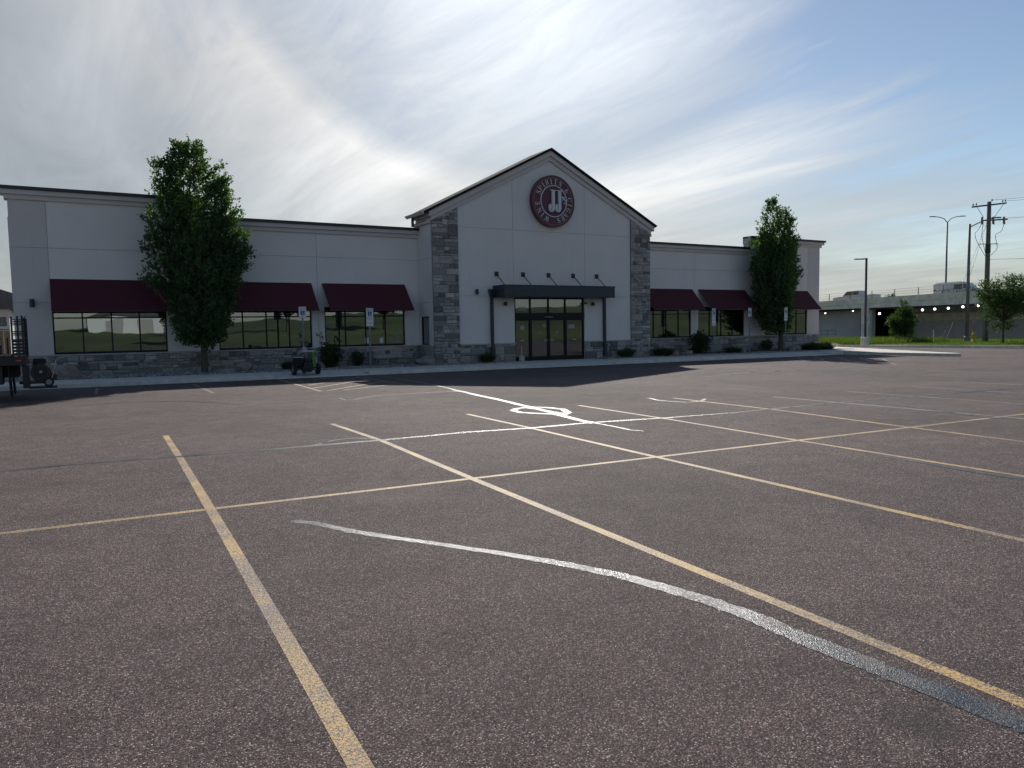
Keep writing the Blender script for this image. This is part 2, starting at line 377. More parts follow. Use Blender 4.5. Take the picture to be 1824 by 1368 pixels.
def npmesh(name, V, Fq, mat, parent=None, n=4):
    """fast mesh from arrays; faces all with n corners"""
    me = bpy.data.meshes.new(name); V = np.asarray(V, np.float32); Fq = np.asarray(Fq, np.int32)
    me.vertices.add(len(V)); me.vertices.foreach_set('co', V.ravel())
    me.loops.add(Fq.size); me.loops.foreach_set('vertex_index', Fq.ravel())
    me.polygons.add(len(Fq)); me.polygons.foreach_set('loop_start', np.arange(0, Fq.size, n, dtype=np.int32))
    me.polygons.foreach_set('loop_total', np.full(len(Fq), n, np.int32))
    me.update(calc_edges=True); me.validate()
    o = bpy.data.objects.new(name, me); C.objects.link(o); me.materials.append(MATS[mat])
    if parent is not None: o.parent = parent
    return o
def text_mesh(body, size, mat, parent, M4, name='lettering', ext=.001, sx=1.0):
    cu = bpy.data.curves.new(name, 'FONT'); cu.body = body; cu.size = size; cu.align_x = 'CENTER'; cu.align_y = 'CENTER'; cu.extrude = ext
    tmp = bpy.data.objects.new(name, cu); C.objects.link(tmp)
    dg = bpy.context.evaluated_depsgraph_get()
    me = bpy.data.meshes.new_from_object(tmp.evaluated_get(dg)); bpy.data.objects.remove(tmp)
    me.transform(M4 @ Matrix.Diagonal((sx, 1, 1, 1))); me.materials.clear(); me.materials.append(MATS[mat])
    o = bpy.data.objects.new(name, me); C.objects.link(o); o.parent = parent
    return o
FACE = Matrix.Rotation(R_(90), 4, 'X')       # text in XY -> standing, read from -Y

# ------------------------------------------------------------------ ground
def sheet(name, poly, dz, mat, parent=None, kind='structure'):
    m_ = MB(); m_.add([(x, y, gz(x, y)+dz) for x, y in poly], [tuple(range(len(poly)))])
    o = m_.build(name, mat, parent)
    if kind and parent is None: o['kind'] = kind
    return o
def gridsheet(name, x0, x1, y0, y1, nx, ny, zf, mat):
    xs = np.linspace(x0, x1, nx); ys = np.linspace(y0, y1, ny)
    V = [(x, y, zf(x, y)) for y in ys for x in xs]
    Fq = [(j*nx+i, j*nx+i+1, (j+1)*nx+i+1, (j+1)*nx+i) for j in range(ny-1) for i in range(nx-1)]
    o = npmesh(name, V, Fq, mat); o['kind'] = 'structure'
    o.data.polygons.foreach_set('use_smooth', [True]*len(o.data.polygons)); return o
far = 2500
sheet('ground', [(-far, -far), (far, -far), (far, far), (-far, far)], -.12, 'lawn')
lot = sheet('parking_lot', [(-90, -24), (57.5, -24), (57.5, 30.2), (57.5, 75), (-90, 75)], 0, 'asphalt')
# grassy rise behind the camera: it is what the shop windows mirror
def hill(x, y):
    d = max(0.0, -26-y)
    s = 1-math.exp(-(d/34)**1.5)
    a = 1.5+6.0/(1+math.exp(-(x-52)/9))+.9*math.sin(x*.045+1)+.5*math.sin(x*.11+y*.05)
    return gz(x, y)-.06+s*a
gridsheet('hillside', -220, 320, -230, -24, 70, 34, hill, 'hill_grass')
def far_ridge(name, x0, x1, y, h, seed):
    r = np.random.RandomState(seed); xs = np.linspace(x0, x1, 60); ph = r.rand(6)*6
    top = [h*(.55+.22*math.sin(x*.004+ph[0])+.16*math.sin(x*.011+ph[1])+.06*math.sin(x*.03+ph[2])) for x in xs]
    m_ = MB(); vs = []
    for x, z in zip(xs, top): vs += [(x, y, -8), (x, y-60, z), (x, y-500, -8)]
    fs = []
    for i in range(59):
        a = i*3; fs += [(a, a+3, a+4, a+1), (a+1, a+4, a+5, a+2)]
    m_.add(vs, fs); o = m_.build(name, 'far_hill', smooth=True); o['kind'] = 'structure'
far_ridge('far_hills', -1500, 1700, -760, 15, 4)

# ---- painted lines
def strip(pts, width, dz, name, mat, parent=lot, jitter=0.0, seed=0):
    """flat band along ground points"""
    r = random.Random(seed); pts = [Vector((p[0], p[1])) for p in pts]
    if jitter:                                  # refine, then wander
        q = []
        for a, b2 in zip(pts, pts[1:]):
            n = max(1, int((b2-a).length/.035))
            q += [a.lerp(b2, i/n) for i in range(n)]
        pts = q+[pts[-1]]
    ws = width if isinstance(width, (list, tuple)) else [width, width]
    vs = []; k = len(pts)
    for i, p in enumerate(pts):
        d = pts[min(i+1, k-1)]-pts[max(i-1, 0)]; d.normalize(); nrm = Vector((-d.y, d.x))
        f = i/(k-1)*(len(ws)-1); j = min(int(f), len(ws)-2); wd = ws[j]+(ws[j+1]-ws[j])*(f-j)
        if jitter:
            p = p+nrm*r.gauss(0, jitter*.05); e = (r.uniform(.86, 1.12), r.uniform(.86, 1.12))
            if i in (0, k-1): e = (.3, .3)
        else: e = (1, 1)
        for s, q in ((-1, e[0]), (1, e[1])):
            x, y = p+nrm*s*wd/2*q; vs.append((x, y, gz(x, y)+dz))
    m_ = MB(); m_.add(vs, [(2*i, 2*i+1, 2*i+3, 2*i+2) for i in range(k-1)])
    return m_.build(name, mat, parent)
pxl = lambda L_: [gnd(u, v) for u, v in L_]
cl0, cl1 = gnd(0, 950.5), gnd(1620, 761.3); cd = (cl1-cl0).xy.normalized()
strip([cl0.xy-cd*9, cl0.xy+cd*31], .09, .0008, 'parking_stripe', 'yellow_paint')
meas = [((322.7, 819.3), (639, 1368)), ((678.3, 784.3), (1818.5, 1244.7)), ((946.7, 762.7), (1824, 960.6)), ((1185.3, 745.8), (1824, 846.3)), ((1385.8, 730.4), (1824, 784))]
cross = [(375, 907), (836.7, 850.7), (1165.5, 813.3), (1417.6, 784), (1620, 761.3)]
heads = [(295, 776), (591, 755), (832, 737.5), (1030, 722), (1199, 709)]
for (a, b2), c0, h0 in zip(meas, cross, heads):
    A, B2, c0, h0 = gnd(*a).xy, gnd(*b2).xy, gnd(*c0).xy, gnd(*h0).xy
    d = (B2-A).normalized()
    strip([h0, A, c0, c0+d*7.2], .095, .0015, 'parking_stripe', 'yellow_paint' if h0 is not None else '')
c4, c3 = gnd(*cross[4]).xy, gnd(*cross[2]).xy; stp = (c4-c3)/2; perp = Vector((-cd.y, cd.x))
c0 = gnd(*cross[0]).xy
for k in range(1, 8):
    q = c4+stp*k; strip([q+perp*5.4, q-perp*5.4], .09, .0015, 'parking_stripe', 'faded_paint')
for k in (1, 2, 3):
    q = c0-stp*k; strip([q+perp*5.4, q-perp*5.4], .09, .0015, 'parking_stripe', 'faded_paint')
# kerb-side bays, seen in the shade
for px in ([(173, 692), (171, 702)], [(343, 684), (380, 700)], [(1418, 635), (1432, 641.5)], [(1451, 634.5), (1468, 641)], [(1488, 635.5), (1512, 643)],
           [(1531, 637), (1556, 645)], [(1572, 639), (1596, 650)], [(1560, 646), (1618, 641)], [(820, 666), (760, 664)], [(1160, 648), (1120, 647)]):
    strip(pxl(px), .09, .0012, 'parking_stripe', 'faded_paint')
hatch = [[(495, 676), (572, 697)], [(632, 670), (732, 687)], [(520, 682), (600, 671)], [(550, 686), (640, 672)], [(556, 692), (658, 675)], [(582, 696), (680, 680)], [(612, 695), (706, 684)]]
for px in hatch: strip(pxl(px), .09, .0012, 'hatch_stripe', 'faded_paint' if px[0][0] > 600 else 'yellow_paint')
# ---- crack sealant
S = [([(519, 928), (560, 932), (620, 945), (700, 958), (800, 972), (900, 987), (1000, 1004), (1100, 1024), (1180, 1046), (1260, 1070), (1340, 1098), (1420, 1133), (1500, 1165), (1580, 1197), (1660, 1227), (1740, 1258), (1850, 1302)], [.09, .10, .085, .10, .12, .14, .16, .16]),
     ([(-60, 846), (0, 840), (120, 828), (310, 814), (440, 804), (560, 794), (680, 784), (830, 770), (945, 762.5), (1050, 753), (1190, 744), (1310, 735), (1480, 718), (1620, 707), (1760, 694), (1860, 687)], [.14, .13, .12, .13, .14]),
     ([(560, 793), (596, 784), (630, 780), (668, 782), (690, 785)], .06),
     ([(806, 694), (830, 699), (850, 704), (880, 710), (930, 722), (965, 730), (1000, 740), (1030, 748), (1060, 754)], .17),
     ([(1000, 740), (1012, 735), (1003, 729), (975, 726), (945, 725), (920, 728), (914, 731.5), (928, 735), (960, 736.5), (1000, 738.5)], .16),
     ([(935, 726), (970, 731), (1004, 737)], .10), ([(1050, 752), (1090, 759), (1122, 766), (1146, 768)], .07),
     ([(500, 716), (560, 713), (600, 709.5), (632, 707)], .07), ([(604, 709), (616, 713), (632, 712), (648, 708.5), (680, 704), (740, 700.5), (816, 697)], .08),
     ([(1155, 709), (1172, 713), (1200, 715.6), (1230, 716.5), (1250, 714.5), (1256, 710)], .10),
     ([(1280, 667.5), (1340, 663.5), (1400, 661), (1470, 657), (1512, 654), (1544, 656.5), (1520, 659), (1432, 660.5)], .12),
     ([(1545, 716), (1600, 721), (1680, 733), (1760, 744), (1786, 746)], .10),
     ([(1575, 813), (1650, 825), (1720, 838), (1830, 855)], .09),
     ([(130, 725), (180, 720), (250, 716), (330, 714.5), (390, 718), (430, 720.5)], .05),
     ([(678, 669), (720, 676), (760, 683), (810, 694)], .10), ([(890, 671), (960, 668), (1030, 667), (1080, 664), (1140, 663)], .07),
     ([(1430, 646), (1480, 649), (1560, 650), (1610, 649)], .06), ([(1700, 700), (1824, 692)], .06)]
for i, (p, wd) in enumerate(S):
    strip(pxl(p), wd, (.0022+.0001*i), 'crack_sealant', 'crack_sealant', jitter=.02, seed=i)

# ---- pavement in front of the shop: kerb, slabs, gravel bed
KY, SW = 30.0, .15
walk = sheet('sidewalk', [(-14, KY+.16), (49.0, KY+.16), (52.5, 38.8), (52.5, 62), (47.6, 62), (47.6, 36.2), (-14, 36.2)], .012, 'concrete')
def kerb(pts, h=.15, wd=.17, name='kerb', parent=walk, mat='concrete', piece=3.0):
    pts = [Vector(p) for p in pts]; q = []
    for a, b2 in zip(pts, pts[1:]):
        n = max(1, round((b2-a).length/piece)); q += [(a.lerp(b2, i/n), a.lerp(b2, (i+1)/n)) for i in range(n)]
    for a, b2 in q:
        d = (b2-a).normalized(); nr = Vector((-d.y, d.x)); a2, b3 = a+d*.006, b2-d*.006
        hh = h if isinstance(h, (int, float)) else h((a.x+b2.x)/2)
        m_ = MB(); vs = []
        for p in (a2, b3):
            for o, z in ((0, -.1), (.02, hh-.02), (.04, hh), (wd, hh), (wd, -.1)):
                x, y = p+nr*o; vs.append((x, y, gz(x, y)+z))
        m_.add(vs, [(0, 1, 6, 5), (1, 2, 7, 6), (2, 3, 8, 7), (3, 4, 9, 8), (0, 4, 3, 2, 1), (5, 6, 7, 8, 9)])
        m_.build(name, mat, parent)
kh = lambda x: .035 if (7.0 < x < 10.8 or 18.9 < x < 23.6 or 35 < x < 40) else .15
SEG = [(-14, 7.0, 0), (7.0, 10.9, 1), (10.9, 18.8, 0), (18.8, 23.8, 1), (23.8, 35, 0), (35, 40.6, 1), (40.6, 41.75, 0)]
for a, b2, lowered in SEG:
    kerb([(a, KY), (b2, KY)], .03 if lowered else .15)
    n = max(1, round((b2-a)/1.55))
    for i in range(n):                          # slabs
        xs, x1 = a+(b2-a)*i/n, a+(b2-a)*(i+1)/n
        y_back = 32.9 if not 19.6 < (xs+x1)/2 < 26 else 34.2
        for (ya, yb) in ((KY+.17, 31.6), (31.61, y_back)):
            za = .03 if (lowered and ya < 31) else .15
            m_ = MB(); vs = [(x, y, gz(x, y)+z) for x, y, z in ((xs+.006, ya, za), (x1-.006, ya, za), (x1-.006, yb-.006, .15), (xs+.006, yb-.006, .15))]
            vs += [(x, y, z-.14) for x, y, z in vs]
            m_.add(vs, [(0, 1, 2, 3), (0, 4, 5, 1), (1, 5, 6, 2), (2, 6, 7, 3), (3, 7, 4, 0), (4, 7, 6, 5)])
            m_.build('slab', 'concrete', walk)
# tapering island at the corner of the shop
isl = [(41.75, 30.0), (41.75, 26.5), (41.7, 23.9), (41.9, 23.3), (42.4, 23.2), (42.9, 23.8), (44.4, 26.2), (46.6, 29.6), (49.0, 33.0), (52.3, 38.6)]
sheet('concrete_island', isl[:]+[(47.7, 38.6), (47.7, 33.2), (41.75, 33.2)], .165, 'concrete')
kerb(isl, .15, .16, parent=walk, piece=2.2)
# grass strip beyond the drive
lawn_poly = [(58, 20), (60.5, 28), (60.6, 33), (58, 36.5), (58.4, 44), (58.4, 90), (89, 90), (91.5, 52), (92.2, 43.6), (93, 20)]
sheet('lawn_strip', lawn_poly, .12, 'lawn')
kerb([(59.6, 18), (60.4, 28), (60.5, 33), (57.9, 36.5), (58.3, 44), (58.3, 75)][::-1], .15, .16, parent=lot, piece=4)
sheet('street', [(92.2, -60), (109.5, -60), (109.5, 200), (88, 200), (91.5, 52)], -.02, 'old_concrete')

# ------------------------------------------------------------------ the shop
CX, YW, YG = 22.78, 36.0, 34.3                # axis, wing face, gable face
mir = lambda x: 2*CX-x
shop = empty('store_building', (CX, YG, 0)); OFF = (CX, YG, 0)
tag(shop, 'long low beige stucco store with a central gable, maroon awnings and grey stone base', 'store')
P = lambda m_, name, mat, par=None, **k: m_.build(name, mat, par if par is not None else shop, off=OFF, **k)
X0, XT, XG = -1.58, 5.71, 15.83
ZS, ZW, ZT = .93, 6.83, 7.58
WIN = [(-.29, 3.95), (6.07, 10.27), (10.9, 15.02)]
WIN = WIN+[(mir(b2), mir(a)) for a, b2 in WIN[::-1]]
WZ0, WZ1 = .97, 2.86
# core behind the panels
for s in (0, 1):
    mx_ = (lambda a, b2: (a, b2)) if s == 0 else (lambda a, b2: (mir(b2), mir(a)))
    m_ = MB()
    w0, w1 = (WIN[:3], WIN[3:])[s], None
    a, b2 = mx_(X0+.02, XG-.02)
    m_.box(a, b2, YW+.03, YW+.3, -.6, WZ0-.03); m_.box(a, b2, YW+.03, YW+.3, WZ1+.03, 6.4)
    xs = [a]+[q for ww in w0 for q in ww]+[b2]
    for i in range(0, len(xs), 2): m_.box(xs[i], xs[i+1], YW+.031, YW+.299, WZ0-.03, WZ1+.03)
    P(m_, 'wall', 'stucco')
    a, b2 = mx_(X0+.02, X0+.3); P(MB().box(a, b2, YW+.3, 60, -.6, 6.4), 'side_wall', 'stucco_taupe')
    a, b2 = mx_(X0+.05, XG+7); P(MB().box(a, b2, YW+.3, 60, 6.2, 6.4), 'flat_roof', 'roof_grey')
P(MB().box(X0+.02, mir(X0+.02), 59.8, 60, -.6, 6.4), 'back_wall', 'stucco_taupe')
P(MB().box(X0+.3, mir(X0+.3), YG+.3, 59.8, -.2, -.02), 'floor', 'interior')
P(MB().box(X0+.3, mir(X0+.3), YW+.3, 59.8, 3.4, 3.5), 'ceiling', 'interior')
P(MB().box(X0+.3, mir(X0+.3), 45, 45.2, -.02, 3.4), 'partition', 'interior')
# stucco panels with recessed joints
J = .016
def panel(x0, x1, z0, z1, y, mat, t=.05):
    m_ = MB(); m_.box(x0+J/2, x1-J/2, y, y+t, z0+J/2, z1-J/2); P(m_, 'wall_panel', mat)
Z1, Z2 = 3.05, 5.23
for s in (0, 1):
    def pan(x0, x1, z0, z1, mat):
        if s: x0, x1 = mir(x1), mir(x0)
        panel(x0, x1, z0, z1, YW-.02, mat)
    for z0, z1, zt in ((Z1, Z2, Z2), (Z2, ZW-.4, ZT-.4)):
        pan(X0, -.3, z0, z1 if zt == Z2 else zt, 'stucco_taupe')
        pan(-.3, XT, z0, z1 if zt == Z2 else zt, 'stucco')
        pan(XT, 10.6, z0, z1, 'stucco'); pan(10.6, XG, z0, z1, 'stucco')
    pan(X0, -.29, ZS, Z1, 'stucco_taupe')
    for a, b2 in ((3.95, 6.07), (10.27, 10.6), (10.6, 10.9), (15.02, XG)): pan(a, b2, ZS, Z1, 'stucco')
    for a, b2 in WIN[:3]: pan(a, b2, WZ1, Z1, 'stucco')
    # side faces at the building end
    xe = X0-.02 if s == 0 else mir(X0)-.03
    m_ = MB()
    for ya, yb in ((YW+.06, 41), (41.02, 48), (48.02, 60)): m_.box(xe, xe+.05, ya, yb, -.4, 6.4)
    P(m_, 'side_panel', 'stucco_taupe')
# cornices and copings
def cornice(x0, x1, ztop, yface, depth_back, el, er):
    """two stepped bands and a dark metal coping; el / er: returns on the ends"""
    for name, mat, za, zb, o in (('cornice', 'trim', .49, .31, .10), ('cornice', 'trim', .31, .13, .22), ('roof_coping', 'dark_metal', .13, 0, .30)):
        m_ = MB(); m_.box(x0-(o if el else 0), x1+(o if er else 0), yface-o, yface+depth_back, ztop-za+.001, ztop-zb); P(m_, name, mat)
for s in (0, 1):
    a, b2 = (XT, XG-.02) if s == 0 else (mir(XG)+.02, mir(XT))
    cornice(a, b2, ZW, YW-.02, .6, False, False)
    a, b2 = (X0, XT) if s == 0 else (mir(XT), mir(X0))
    cornice(a, b2, ZT, YW-.02, .5, s == 0, s == 1)
    m_ = MB().box(a+.03, b2-.03, YW+.04, YW+.46, 6.30, ZT-.3); P(m_, 'parapet', 'stucco_taupe')
# gable block
AP, SL = 10.62, .505                           # field apex, slope
roofz = lambda x, top: top-SL*abs(x-CX)
def gpoly(x0, x1, z0, top=AP):
    q = [(x0, z0), (x1, z0), (x1, roofz(x1, top))]
    if x0 < CX < x1: q.append((CX, top))
    return q+[(x0, roofz(x0, top))]
PXL, PXR = (XG, 17.25), (mir(17.25), mir(XG))
DX0, DX1, DZ1 = 20.52, mir(20.52), 3.32
m_ = MB(); m_.prism(gpoly(XG+.03, mir(XG+.03), DZ1, AP-.05), YG+.04, YW+.5)
m_.box(XG+.03, DX0, YG+.04, YG+.3, -.5, DZ1); m_.box(DX1, mir(XG+.03), YG+.04, YG+.3, -.5, DZ1)
m_.box(XG+.03, XG+.3, YG+.3, 34.8, -.5, DZ1); m_.box(XG+.03, XG+.3, 35.7, YW+.5, -.5, DZ1); m_.box(XG+.03, XG+.3, 34.8, 35.7, -.5, .9); m_.box(XG+.03, XG+.3, 34.8, 35.7, 2.36, DZ1)
m_.box(mir(XG+.3), mir(XG+.03), YG+.3, YW+.5, -.5, DZ1)
P(m_, 'gable_wall', 'stucco')
def gpanel(poly):
    """shrink a convex polygon by the joint and extrude"""
    cxm = sum(p[0] for p in poly)/len(poly); czm = sum(p[1] for p in poly)/len(poly)
    q = [(x-math.copysign(J/2, x-cxm), z-math.copysign(J/2, z-czm)) for x, z in poly]
    m_ = MB(); m_.prism(q, YG, YG+.06); P(m_, 'wall_panel', 'stucco')
G1, G2 = 20.48, mir(20.48); ZA, ZB = 3.38, 6.81
for x0, x1 in ((17.25, G1), (G1, G2), (G2, mir(17.25))):
    gpanel(gpoly(x0, x1, ZB)); gpanel([(x0, ZA), (x1, ZA), (x1, ZB), (x0, ZB)])
gpanel([(17.25, ZS), (DX0, ZS), (DX0, ZA), (17.25, ZA)]); gpanel([(DX1, ZS), (mir(17.25), ZS), (mir(17.25), ZA), (DX1, ZA)])
# left and right cheek of the gable
for s in (0, 1):
    xa = XG-.02 if s == 0 else mir(XG)-.03
    for (ya, yb, za, zb) in ((YG+.05, YW-.03, 3.05, Z2), (YG+.05, YW-.03, Z2, 7.0), (YG+.05, 34.79, ZS, 3.05), (35.71, YW-.03, ZS, 3.05), (34.79, 35.71, 2.37, 3.05)) if s == 0 else ((YG+.05, YW-.03, ZS, 3.05), (YG+.05, YW-.03, 3.05, Z2), (YG+.05, YW-.03, Z2, 7.0)):
        m_ = MB(); m_.box(xa, xa+.05, ya+J/2, yb-J/2, za+J/2, zb-J/2); P(m_, 'wall_panel', 'stucco')
# raking cornice, roof, gutter
for s in (-1, 1):
    xe = CX+s*(CX-XG)
    for name, mat, ta, tb, yo, ex in (('rake_band', 'trim', 10.56, 10.80, .10, .06), ('rake_band', 'trim', 10.80, 11.06, .22, .20), ('gable_roof', 'roof_metal', 11.06, 11.19, .32, .50 if s < 0 else .26)):
        xe2 = xe+s*ex
        q = [(CX, ta), (CX, tb), (xe2, roofz(xe2, tb)), (xe2, roofz(xe2, ta))]
        m_ = MB(); m_.prism(q, YG-yo, YW+.14 if name == 'gable_roof' else YW+.05); P(m_, name, mat)
    xo = xe+s*(.5 if s < 0 else .26); zg = roofz(xo, 11.06)
    m_ = MB(); a, b2 = sorted((xo, xo+s*.13))
    m_.prism([(a, zg-.02), (a+.02, zg-.02), (b2, zg+.1), (b2, zg+.12), (a, zg+.12)] if s > 0 else [(a, zg+.1), (b2-.02, zg-.02), (b2, zg-.02), (b2, zg+.12), (a, zg+.12)], YG-.3, YW+.1); P(m_, 'gutter', 'trim')
    m_ = MB(); a, b2 = sorted((xo-s*.08, xo+s*.02)); m_.box(a, b2, 35.40, 35.52, ZW, zg); P(m_, 'downspout', 'dark_metal')
    m_ = MB(); a, b2 = sorted((xe+s*.01, xe+s*.19)); m_.box(a, b2, YG+.0, YW, 6.9, roofz(xe, 10.56)); P(m_, 'eave_soffit', 'trim')
    m_ = MB(); a, b2 = sorted((xe+s*.195, xe+s*.203)); m_.box(a, b2, YG+.15, YW-.3, 7.02, 7.06); P(m_, 'soffit_vent', 'black_paint')

# ---- stone
rs = random.Random(11)
STONES = []
def stones_rect(x0, x1, z0, z1, zcut=None):
    """random ashlar: returns (x0, x1, z0, z1) pieces"""
    out = []; z = z0
    while z < z1-.04:
        h = rs.choice((.12, .17, .22, .26, .32, .40)); h = min(h, z1-z)
        if z1-z-h < .08: h = z1-z
        x = x0
        while x < x1-.02:
            wd = rs.uniform(.7, 2.4)*max(h, .18); wd = max(.16, min(.85, wd))
            if x1-x-wd < .14: wd = x1-x
            if h > .2 and rs.random() < .42:
                k = rs.uniform(.35, .65)*h; out += [(x, x+wd, z, z+k), (x, x+wd, z+k, z+h)]
            else: out.append((x, x+wd, z, z+h))
            x += wd
        z += h
    return out
def stone_geo(m_, x0, x1, z0, z1, y, cut=None, axis='y', base=0):
    g = .008; j = lambda a: rs.uniform(-a, a)
    d0, d1 = rs.uniform(.015, .035), rs.uniform(.03, .065); i = min(.035, (x1-x0)*.2, (z1-z0)*.22)
    c = [(x0+g, z0+g), (x1-g, z0+g), (x1-g, z1-g), (x0+g, z1-g)]
    if cut: c = [(x, min(z, cut(x)-.004)) for x, z in c]
    zz = [z for _, z in c]
    if max(zz)-min(zz) < .04: return
    c = [(x+j(.008), z+j(.008)) for x, z in c]
    cxm, czm = sum(p[0] for p in c)/4, sum(p[1] for p in c)/4
    inn = [(x+math.copysign(i, cxm-x)+j(.008), z+math.copysign(min(i, abs(czm-z)*.5), czm-z)+j(.008)) for x, z in c]
    yb = [y+.02]*4; yf = [y-d0]*4; yi = [y-d1+j(.012) for _ in range(4)]
    vs = [(p[0], q, p[1]) for p, q in zip(c, yb)]+[(p[0], q, p[1]) for p, q in zip(c, yf)]+[(p[0], q, p[1]) for p, q in zip(inn, yi)]
    if axis == 'x': vs = [(base+(v[1]-y)*1.0, v[0], v[2]) for v in vs]
    fs = []
    for k in range(4):
        l = (k+1) % 4; fs += [(k, l, 4+l, 4+k), (4+k, 4+l, 8+l, 8+k)]
    fs.append((8, 9, 10, 11)); m_.add(vs, fs)
left = [0]
def stone_part(name, rects, y, budget, cut=None, backing=True, axis='y', base=0):
    bx0, bx1 = min(r[0] for r in rects), max(r[1] for r in rects); z0, z1 = min(r[2] for r in rects), max(r[3] for r in rects)
    m_ = MB()
    if axis == 'y':
        if cut: m_.prism([(bx0, z0), (bx1, z0), (bx1, cut(bx1)-.01), (bx0, cut(bx0)-.01)], y, y+.05)
        else: m_.box(bx0, bx1, y, y+.05, z0, z1)
    else: m_.box(base, base+.05, bx0, bx1, z0, z1)
    part = P(m_, name, 'mortar')
    rects = sorted(rects, key=lambda r: -(r[1]-r[0])*(r[3]-r[2])); n = 0; rest = MB()
    for r in rects:
        if cut and r[2] > max(cut(r[0]), cut(r[1]))-.06: continue
        if n < budget:
            q = MB(); stone_geo(q, *r, y, cut, axis, base)
            if q.v: P(q, 'stone', 'stone', part); n += 1
        else: stone_geo(rest, *r, y, cut, axis, base)
    if rest.v: o = P(rest, 'small_stones', 'stone', part); o['kind'] = 'stuff'
    return part
cutL = lambda x: roofz(x, 10.57)
ZB0 = -.30
stone_part('stone_pillar', stones_rect(XG, 17.25, ZB0, 8.1), YG-.06, 62, cutL)
stone_part('stone_pillar', stones_rect(mir(17.25), mir(XG), ZB0, 8.1), YG-.06, 50, cutL)
stone_part('stone_base', stones_rect(X0-.03, XG-.05, ZB0, ZS-.05), YW-.05, 96)
stone_part('stone_base', stones_rect(17.25, DX0, ZB0, ZS-.05), YG-.03, 24)
stone_part('stone_base', stones_rect(DX1, mir(17.25), ZB0, ZS-.05), YG-.03, 22)
stone_part('stone_base', stones_rect(mir(XG)+.05, mir(X0)+.03, ZB0, ZS-.05), YW-.05, 42)
stone_part('stone_cheek', stones_rect(YG, YW-.1, ZB0, ZS-.05), 0, 4, axis='x', base=XG-.04)
for a, b2, y in ((X0-.05, XG-.06, YW), (17.26, DX0, YG), (DX1, mir(17.26), YG), (mir(XG)+.06, mir(X0)+.05, YW)):
    k = max(1, round((b2-a)/1.3))
    for i in range(k):
        q0, q1 = a+(b2-a)*i/k, a+(b2-a)*(i+1)/k
        P(MB().box(q0+.004, q1-.004, y-.11, y+.03, ZS-.05, ZS+.012), 'cap_stone', 'cap_stone')
P(MB().box(XG-.1, XG+.02, YG+.08, YW-.12, ZS-.05, ZS+.012), 'cap_stone', 'cap_stone')

# ---- windows
def window(x0, x1, z0, z1, y, cols, transom, parent_name='window'):
    f = MB(); fw_ = .055; ya, yb = y+.03, y+.12
    f.box(x0, x0+fw_, ya, yb, z0, z1); f.box(x1-fw_, x1, ya, yb, z0, z1)
    f.box(x0+fw_, x1-fw_, ya, yb, z0, z0+fw_); f.box(x0+fw_, x1-fw_, ya, yb, z1-fw_, z1)
    wd = (x1-x0)/cols
    for i in range(1, cols): f.box(x0+wd*i-fw_/2, x0+wd*i+fw_/2, ya+.004, yb-.004, z0+fw_, z1-fw_)
    for i in range(cols): f.box(x0+wd*i+fw_/2+.028*(i == 0), x0+wd*(i+1)-fw_/2-.028*(i == cols-1), ya+.006, yb-.006, transom-fw_/2, transom+fw_/2)
    o = P(f, parent_name, 'frame_metal')
    for i in range(cols):
        for za, zb in ((z0+fw_-.01, transom-fw_/2+.01), (transom+fw_/2-.01, z1-fw_+.01)):
            P(MB().box(x0+wd*i+fw_/2-.01, x0+wd*(i+1)-fw_/2+.01, y+.07, y+.078, za, zb), 'pane', 'glass', o)
    return o
wins = [window(a, b2, WZ0, WZ1, YW, 4, 2.42) for a, b2 in WIN]
# notices behind the panes beside the gable
for x0, x1, z0, z1 in ((12.9, 13.1, 1.08, 1.35), (13.68, 13.86, 1.08, 1.35)):
    P(MB().box(x0, x1, YW+.06, YW+.066, z0, z1), 'paper_notice', 'aluminium_sign', wins[2])
for x, z in ((14.62, 1.42), (14.40, 1.20), (14.66, 1.20)):
    P(MB().disc((x, z), .115, YW+.058, YW+.066, 20, .085), 'round_sticker', 'sign_line', wins[2])
# narrow window in the cheek
f = MB(); x = XG-.0
for ya, yb, za, zb in ((34.8, 34.86, .92, 2.36), (35.64, 35.7, .92, 2.36), (34.86, 35.64, .92, .98), (34.86, 35.64, 2.30, 2.36)): f.box(x+.0, x+.08, ya, yb, za, zb)
o = P(f, 'narrow_window', 'frame_metal'); P(MB().box(x+.04, x+.048, 34.85, 35.65, .97, 2.31), 'pane', 'glass', o)
